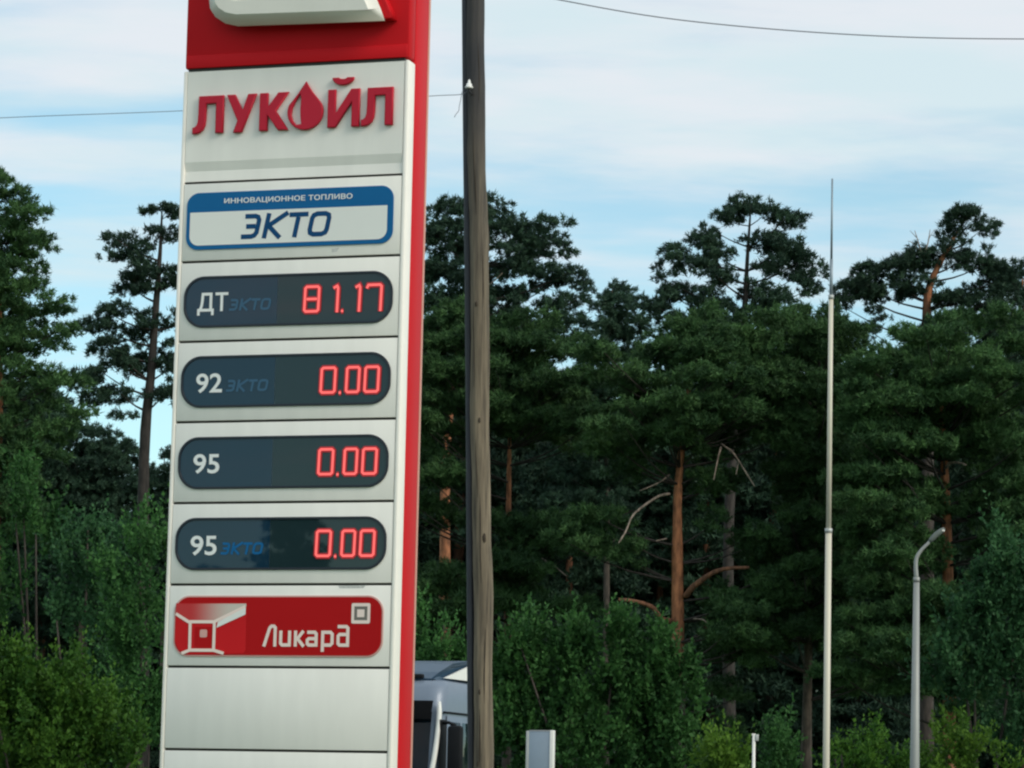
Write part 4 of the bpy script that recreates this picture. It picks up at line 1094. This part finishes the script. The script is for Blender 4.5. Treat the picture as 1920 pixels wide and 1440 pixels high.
pine('pine_tree', 90, [(1738, 1440), (1740, 900), (1738, 620), (1742, 540), (1775, 470), (1810, 410)],
     [(1812, 412, 44, 14, 1.3), (1785, 432, 26, 16, 1.1), (1850, 425, 20, 14, 1.2), (1790, 470, 36, 16, 1.0), (1855, 455, 12, 22, .7), (1725, 486, 36, 20, 1.2), (1690, 500, 36, 18, 1.1), (1640, 510, 36, 18, 1.2), (1600, 528, 30, 16, 1.2), (1650, 545, 50, 22, 1.1), (1715, 535, 40, 22, 1.0), (1585, 560, 30, 16, 1.0), (1830, 500, 50, 18, 1.0), (1880, 515, 40, 22, 1.1),
      (1780, 560, 40, 22, .8), (1850, 560, 60, 30, 1.0), (1640, 590, 26, 8, .5), (1690, 625, 40, 6, .3), (1800, 620, 60, 30, 1.0), (1870, 630, 50, 40, 1.0), (1610, 620, 28, 24, .8)],
     'tall pine with dead twigs and an orange upper trunk right of the mast', 'pines of the forest edge', trunk_r=.24, pad_r=(.20, .40), dens=1.4, orange=(.5, .62), mat='needles_blue',
     bare=[([(1728, 480, .3), (1722, 455, .4), (1715, 432, .4)], .03, .008), ([(1724, 470, .3), (1710, 455, .4), (1702, 452, .4)], .02, .006), ([(1732, 480, .3), (1740, 455, .4), (1744, 430, .4)], .03, .008), ([(1740, 450, .4), (1752, 430, .4)], .012, .005), ([(1718, 445, .4), (1706, 432, .4)], .012, .005)])
pine('pine_tree', 96, [(1925, 1440), (1925, 800), (1918, 520)],
     [(1905, 530, 34, 18, 1.2), (1930, 560, 40, 30, 1.1), (1890, 620, 40, 30, .8), (1930, 650, 60, 40, 1.2), (1900, 720, 70, 50, 1.2), (1920, 830, 80, 70, 1.2), (1900, 940, 80, 60, 1.1)],
     'pine cut off by the right edge of the photo', 'pines of the forest edge', mat='needles_blue', trunk_r=.22)
pine('pine_tree', 74, [(1780, 1440), (1778, 1080), (1772, 880), (1765, 760), (1758, 660)],
     [(1800, 606, 52, 18, 1.0), (1870, 598, 50, 20, 1.0), (1760, 670, 90, 35, 1.1), (1680, 690, 70, 40, 1.2), (1830, 710, 70, 40, 1.1), (1640, 760, 60, 50, 1.2), (1740, 760, 90, 50, 1.1), (1680, 830, 70, 50, 1.3), (1640, 900, 60, 45, 1.2), (1840, 800, 70, 50, 1.0), (1700, 910, 50, 40, 1.0), (1870, 880, 60, 40, 1.0), (1640, 990, 70, 40, 1.1), (1840, 960, 60, 30, .9), (1650, 1080, 70, 50, 1.1), (1690, 1160, 60, 50, 1.0), (1640, 1190, 60, 50, 1.0), (1860, 1010, 60, 40, .9), (1740, 850, 36, 26, 1.0, .7, -.6), (1738, 950, 36, 30, 1.0, .7, -.4), (1736, 1050, 40, 34, 1.0, .7, -.4), (1736, 1150, 44, 36, 1.0, .7, -.4), (1738, 1260, 44, 40, 1.0, .7, -.4), (1782, 1150, 44, 30, 1.0, .7, -1.0), (1780, 1230, 44, 30, 1.0, .7, -1.0), (1800, 1310, 50, 30, .8, .7, -1.0)] + FILL[1775],
     'leafy green pine with a reddish trunk behind the street lamp', 'pines of the forest edge', trunk_r=.19, orange=(.08, .3),
     bare=[([(1772, 878, .3), (1782, 868, .5), (1800, 868, .7), (1812, 872, .8)], .04, .015)])

# ------------------------------------------------------------------ the dark forest behind: copies of three pines
def back_proto(h, seed):
    g = np.random.default_rng(seed)
    t = empty('pine_tree', (0, 0, 0))
    path = np.stack([.15 * np.sin(np.linspace(0, 3, 16)), .15 * np.cos(np.linspace(0, 4, 16)), np.linspace(-.05, h, 16)], -1)
    link_mesh('trunk', tube_mesh('trunk', path, .22 * (1 - .8 * np.linspace(0, 1, 16)), 8, tint=np.clip(np.linspace(-.5, 1.0, 16), 0, 1)), M['bark_pine'], t)
    n = 230
    z = h * (.06 + .94 * g.uniform(0, 1, n)); f = z / h
    rad = (2.6 * (1 - f) ** .55 + .35) * np.sqrt(g.uniform(.1, 1, n)); a = g.uniform(0, 2 * np.pi, n)
    P = np.stack([rad * np.cos(a), rad * np.sin(a), z], -1)
    V, F, tn = pads_to_crown(P, g.uniform(.4, .8, n), (0, 0), per=20, flat=.5, K=14, wd=.034, L=(.13, .24))
    link_mesh('crown', np_mesh('crown', V, F, tn), M['needles_blue'], t)
    return t
protos = [back_proto(13.5, 1), back_proto(12.0, 2), back_proto(14.5, 3)]
used = [False] * 3
def copy_tree(src, loc, rz, sc, label, group, cat='tree'):
    c = src.copy(); COL.objects.link(c)
    c.location = loc; c.rotation_euler = (0, 0, rz); c.scale = (sc, sc, sc)
    tag(c, label, cat, group)
    for ch in src.children:
        k = ch.copy(); COL.objects.link(k); k.parent = c
    return c
def place_back(loc, rz, sc, label, group, i):
    if not used[i]:
        used[i] = True
        c = protos[i]; c.location = loc; c.rotation_euler = (0, 0, rz); c.scale = (sc, sc, sc); tag(c, label, 'tree', group)
        return c
    return copy_tree(protos[i], loc, rz, sc, label, group)
k = 0
for Y, pxs, ytop in ((104, list(range(-40, 2000, 92)), None), (116, list(range(-80, 2040, 100)), None), (128, list(range(-40, 2040, 110)), None)):
    for px in pxs:
        px = px + random.uniform(-25, 25)
        # how high the wall of trees reaches in the photo
        prof = np.interp(px, [-80, 40, 150, 240, 330, 420, 780, 900, 1000, 1080, 1160, 1250, 1330, 1480, 1560, 1620, 1760, 1800, 1900, 2040],
                         [650, 700, 850, 905, 940, 900, 560, 560, 700, 760, 720, 740, 680, 680, 650, 690, 690, 640, 640, 640])
        c = at(px, prof + random.uniform(0, 60) + (Y - 104) * .8, Y)
        i = k % 3; hgt = (13.5, 12.0, 14.5)[i]
        place_back((c[0], Y + random.uniform(-4, 4), 0), random.uniform(0, 6.28), max(.35, c[2] / (hgt + .4)), 'dark pine deep in the shaded forest behind the front trees', 'dark pines deep in the forest', i)
        k += 1

# ------------------------------------------------------------------ broadleaf trees and bushes
broadleaf('bush', 40, 80, [(50, 1285, 95, 62, 1.2), (120, 1325, 80, 60, 1.1), (-40, 1290, 80, 70, 1.1), (185, 1365, 65, 60, 1.1), (60, 1370, 150, 90, 1.0), (225, 1410, 52, 60, 1.1), (130, 1430, 120, 80, 1.0), (-20, 1420, 100, 100, 1.0), (60, 1530, 190, 110, .5)],
          'large rounded bright green bush in the lower left corner', 'leaf_bright', leaf=(.045, .080), shoot=(.14, .34), per=16, stems=3, clump=.62, dens=2.3, cat='bush', trunk_r=.04)
broadleaf('young_tree', 58, 70, [(45, 920, 22, 40, 1.1), (60, 980, 40, 50, 1.0), (82, 1010, 36, 44, .9), (10, 1070, 30, 60, .9), (8, 1130, 32, 70, .9)],
          'light green slim young tree at the far left above the bush', 'leaf_mid', leaf=(.06, .11), stems=3)
broadleaf('young_tree', 56, 160, [(160, 1000, 22, 34, 1.0), (148, 1062, 36, 44, 1.0), (203, 1045, 26, 44, 1.0), (185, 1130, 50, 56, 1.0), (130, 1150, 24, 40, .7), (200, 1220, 56, 60, .9)],
          'bluish green pointed young tree between the bush and the pylon', 'leaf_blue', leaf=(.06, .11), stems=3)
broadleaf('young_tree', 52, 255, [(262, 1010, 22, 40, .9), (245, 1090, 55, 60, 1.0), (290, 1100, 40, 80, .9), (250, 1180, 60, 70, 1.0), (270, 1270, 60, 80, .9), (300, 1330, 40, 90, .8), (250, 1380, 60, 80, .7)],
          'mid green leafy young tree against the left side of the pylon', 'leaf_mid', leaf=(.055, .10), stems=3)
broadleaf('young_tree', 62, 1110, [(1000, 1200, 30, 34, 1.0), (1070, 1195, 40, 40, 1.0), (1040, 1240, 60, 50, 1.0), (1165, 1185, 34, 30, 1.0), (1205, 1210, 40, 40, 1.0), (1130, 1240, 70, 50, 1.0), (950, 1280, 40, 70, .9), (958, 1215, 34, 46, .9), (955, 1350, 40, 70, 1.1), (1020, 1310, 70, 60, 1.0), (1225, 1290, 50, 70, 1.0), (1140, 1330, 80, 60, 1.0), (1215, 1390, 56, 70, 1.0), (1265, 1275, 42, 46, 1.0), (1270, 1350, 40, 60, 1.2), (1275, 1420, 40, 50, 1.2), (1080, 1400, 90, 60, 1.0), (970, 1400, 50, 70, .9), (1100, 1490, 140, 70, .5)],
          'wide leafy young broadleaf tree in the lower middle', 'leaf_mid', leaf=(.07, .13), stems=5)
broadleaf('young_tree', 66, 800, [(800, 1190, 40, 30, 1.0), (830, 1220, 40, 30, 1.0), (790, 1260, 60, 50, .9), (850, 1300, 60, 60, .8)],
          'green leafy sapling behind the parked lorry', 'leaf_mid', leaf=(.07, .12), stems=3)
broadleaf('young_tree', 60, 1850, [(1905, 1040, 40, 50, .8), (1850, 1120, 44, 60, 1.0), (1900, 1120, 60, 80, 1.0), (1810, 1190, 50, 70, .9), (1880, 1230, 70, 80, 1.0), (1790, 1280, 50, 60, .9), (1900, 1340, 60, 90, .9)],
          'tall bluish green broadleaf tree at the lower right edge', 'leaf_blue', leaf=(.07, .13), stems=3)
broadleaf('bush', 52, 1800, [(1775, 1400, 40, 34, 1.0), (1820, 1405, 50, 40, 1.0), (1760, 1440, 50, 50, .9), (1840, 1460, 60, 60, .9)],
          'bright yellow green bush right of the street lamp', 'leaf_yellow', leaf=(.05, .09), shoot=(.15, .32), stems=4, cat='bush', trunk_r=.03)
broadleaf('bush', 54, 1620, [(1600, 1410, 40, 30, 1.0), (1650, 1415, 40, 34, 1.0), (1690, 1440, 30, 30, .9), (1620, 1460, 80, 50, .8)],
          'low green bush between the mast and the street lamp', 'leaf_bright', leaf=(.05, .09), shoot=(.15, .32), stems=4, cat='bush', trunk_r=.03)
broadleaf('sapling', 50, 1352, [(1336, 1420, 10, 20, 1.2), (1350, 1435, 26, 20, 1.0), (1372, 1440, 16, 16, .9), (1350, 1470, 30, 30, .8)],
          'small yellow green sapling left of the thin white post', 'leaf_yellow', leaf=(.05, .09), shoot=(.2, .4), stems=2, cat='sapling', trunk_r=.02)
broadleaf('sapling', 55, 1462, [(1460, 1385, 8, 20, .8), (1458, 1420, 22, 14, .7), (1462, 1450, 30, 16, .7)],
          'dark thin sapling in the shade between white post and mast', 'leaf_mid', leaf=(.05, .09), shoot=(.2, .4), stems=2, cat='sapling', trunk_r=.02)

# trees across the road behind the viewer: they show as the dark reflection in the lowest display
for px_, py_, hgt, i in ((-42.4, -27.6, 10.5, 0), (-40.2, -29.6, 8.9, 1), (-44.6, -26.2, 8.8, 2)):
    copy_tree(protos[i], (px_, py_, 0), px_, hgt / (13.9, 12.4, 14.9)[i], 'tree across the road, seen only as a dark reflection in the lowest display', 'trees across the road reflected in the lowest display')

if __name__ == '__main__':
    pass
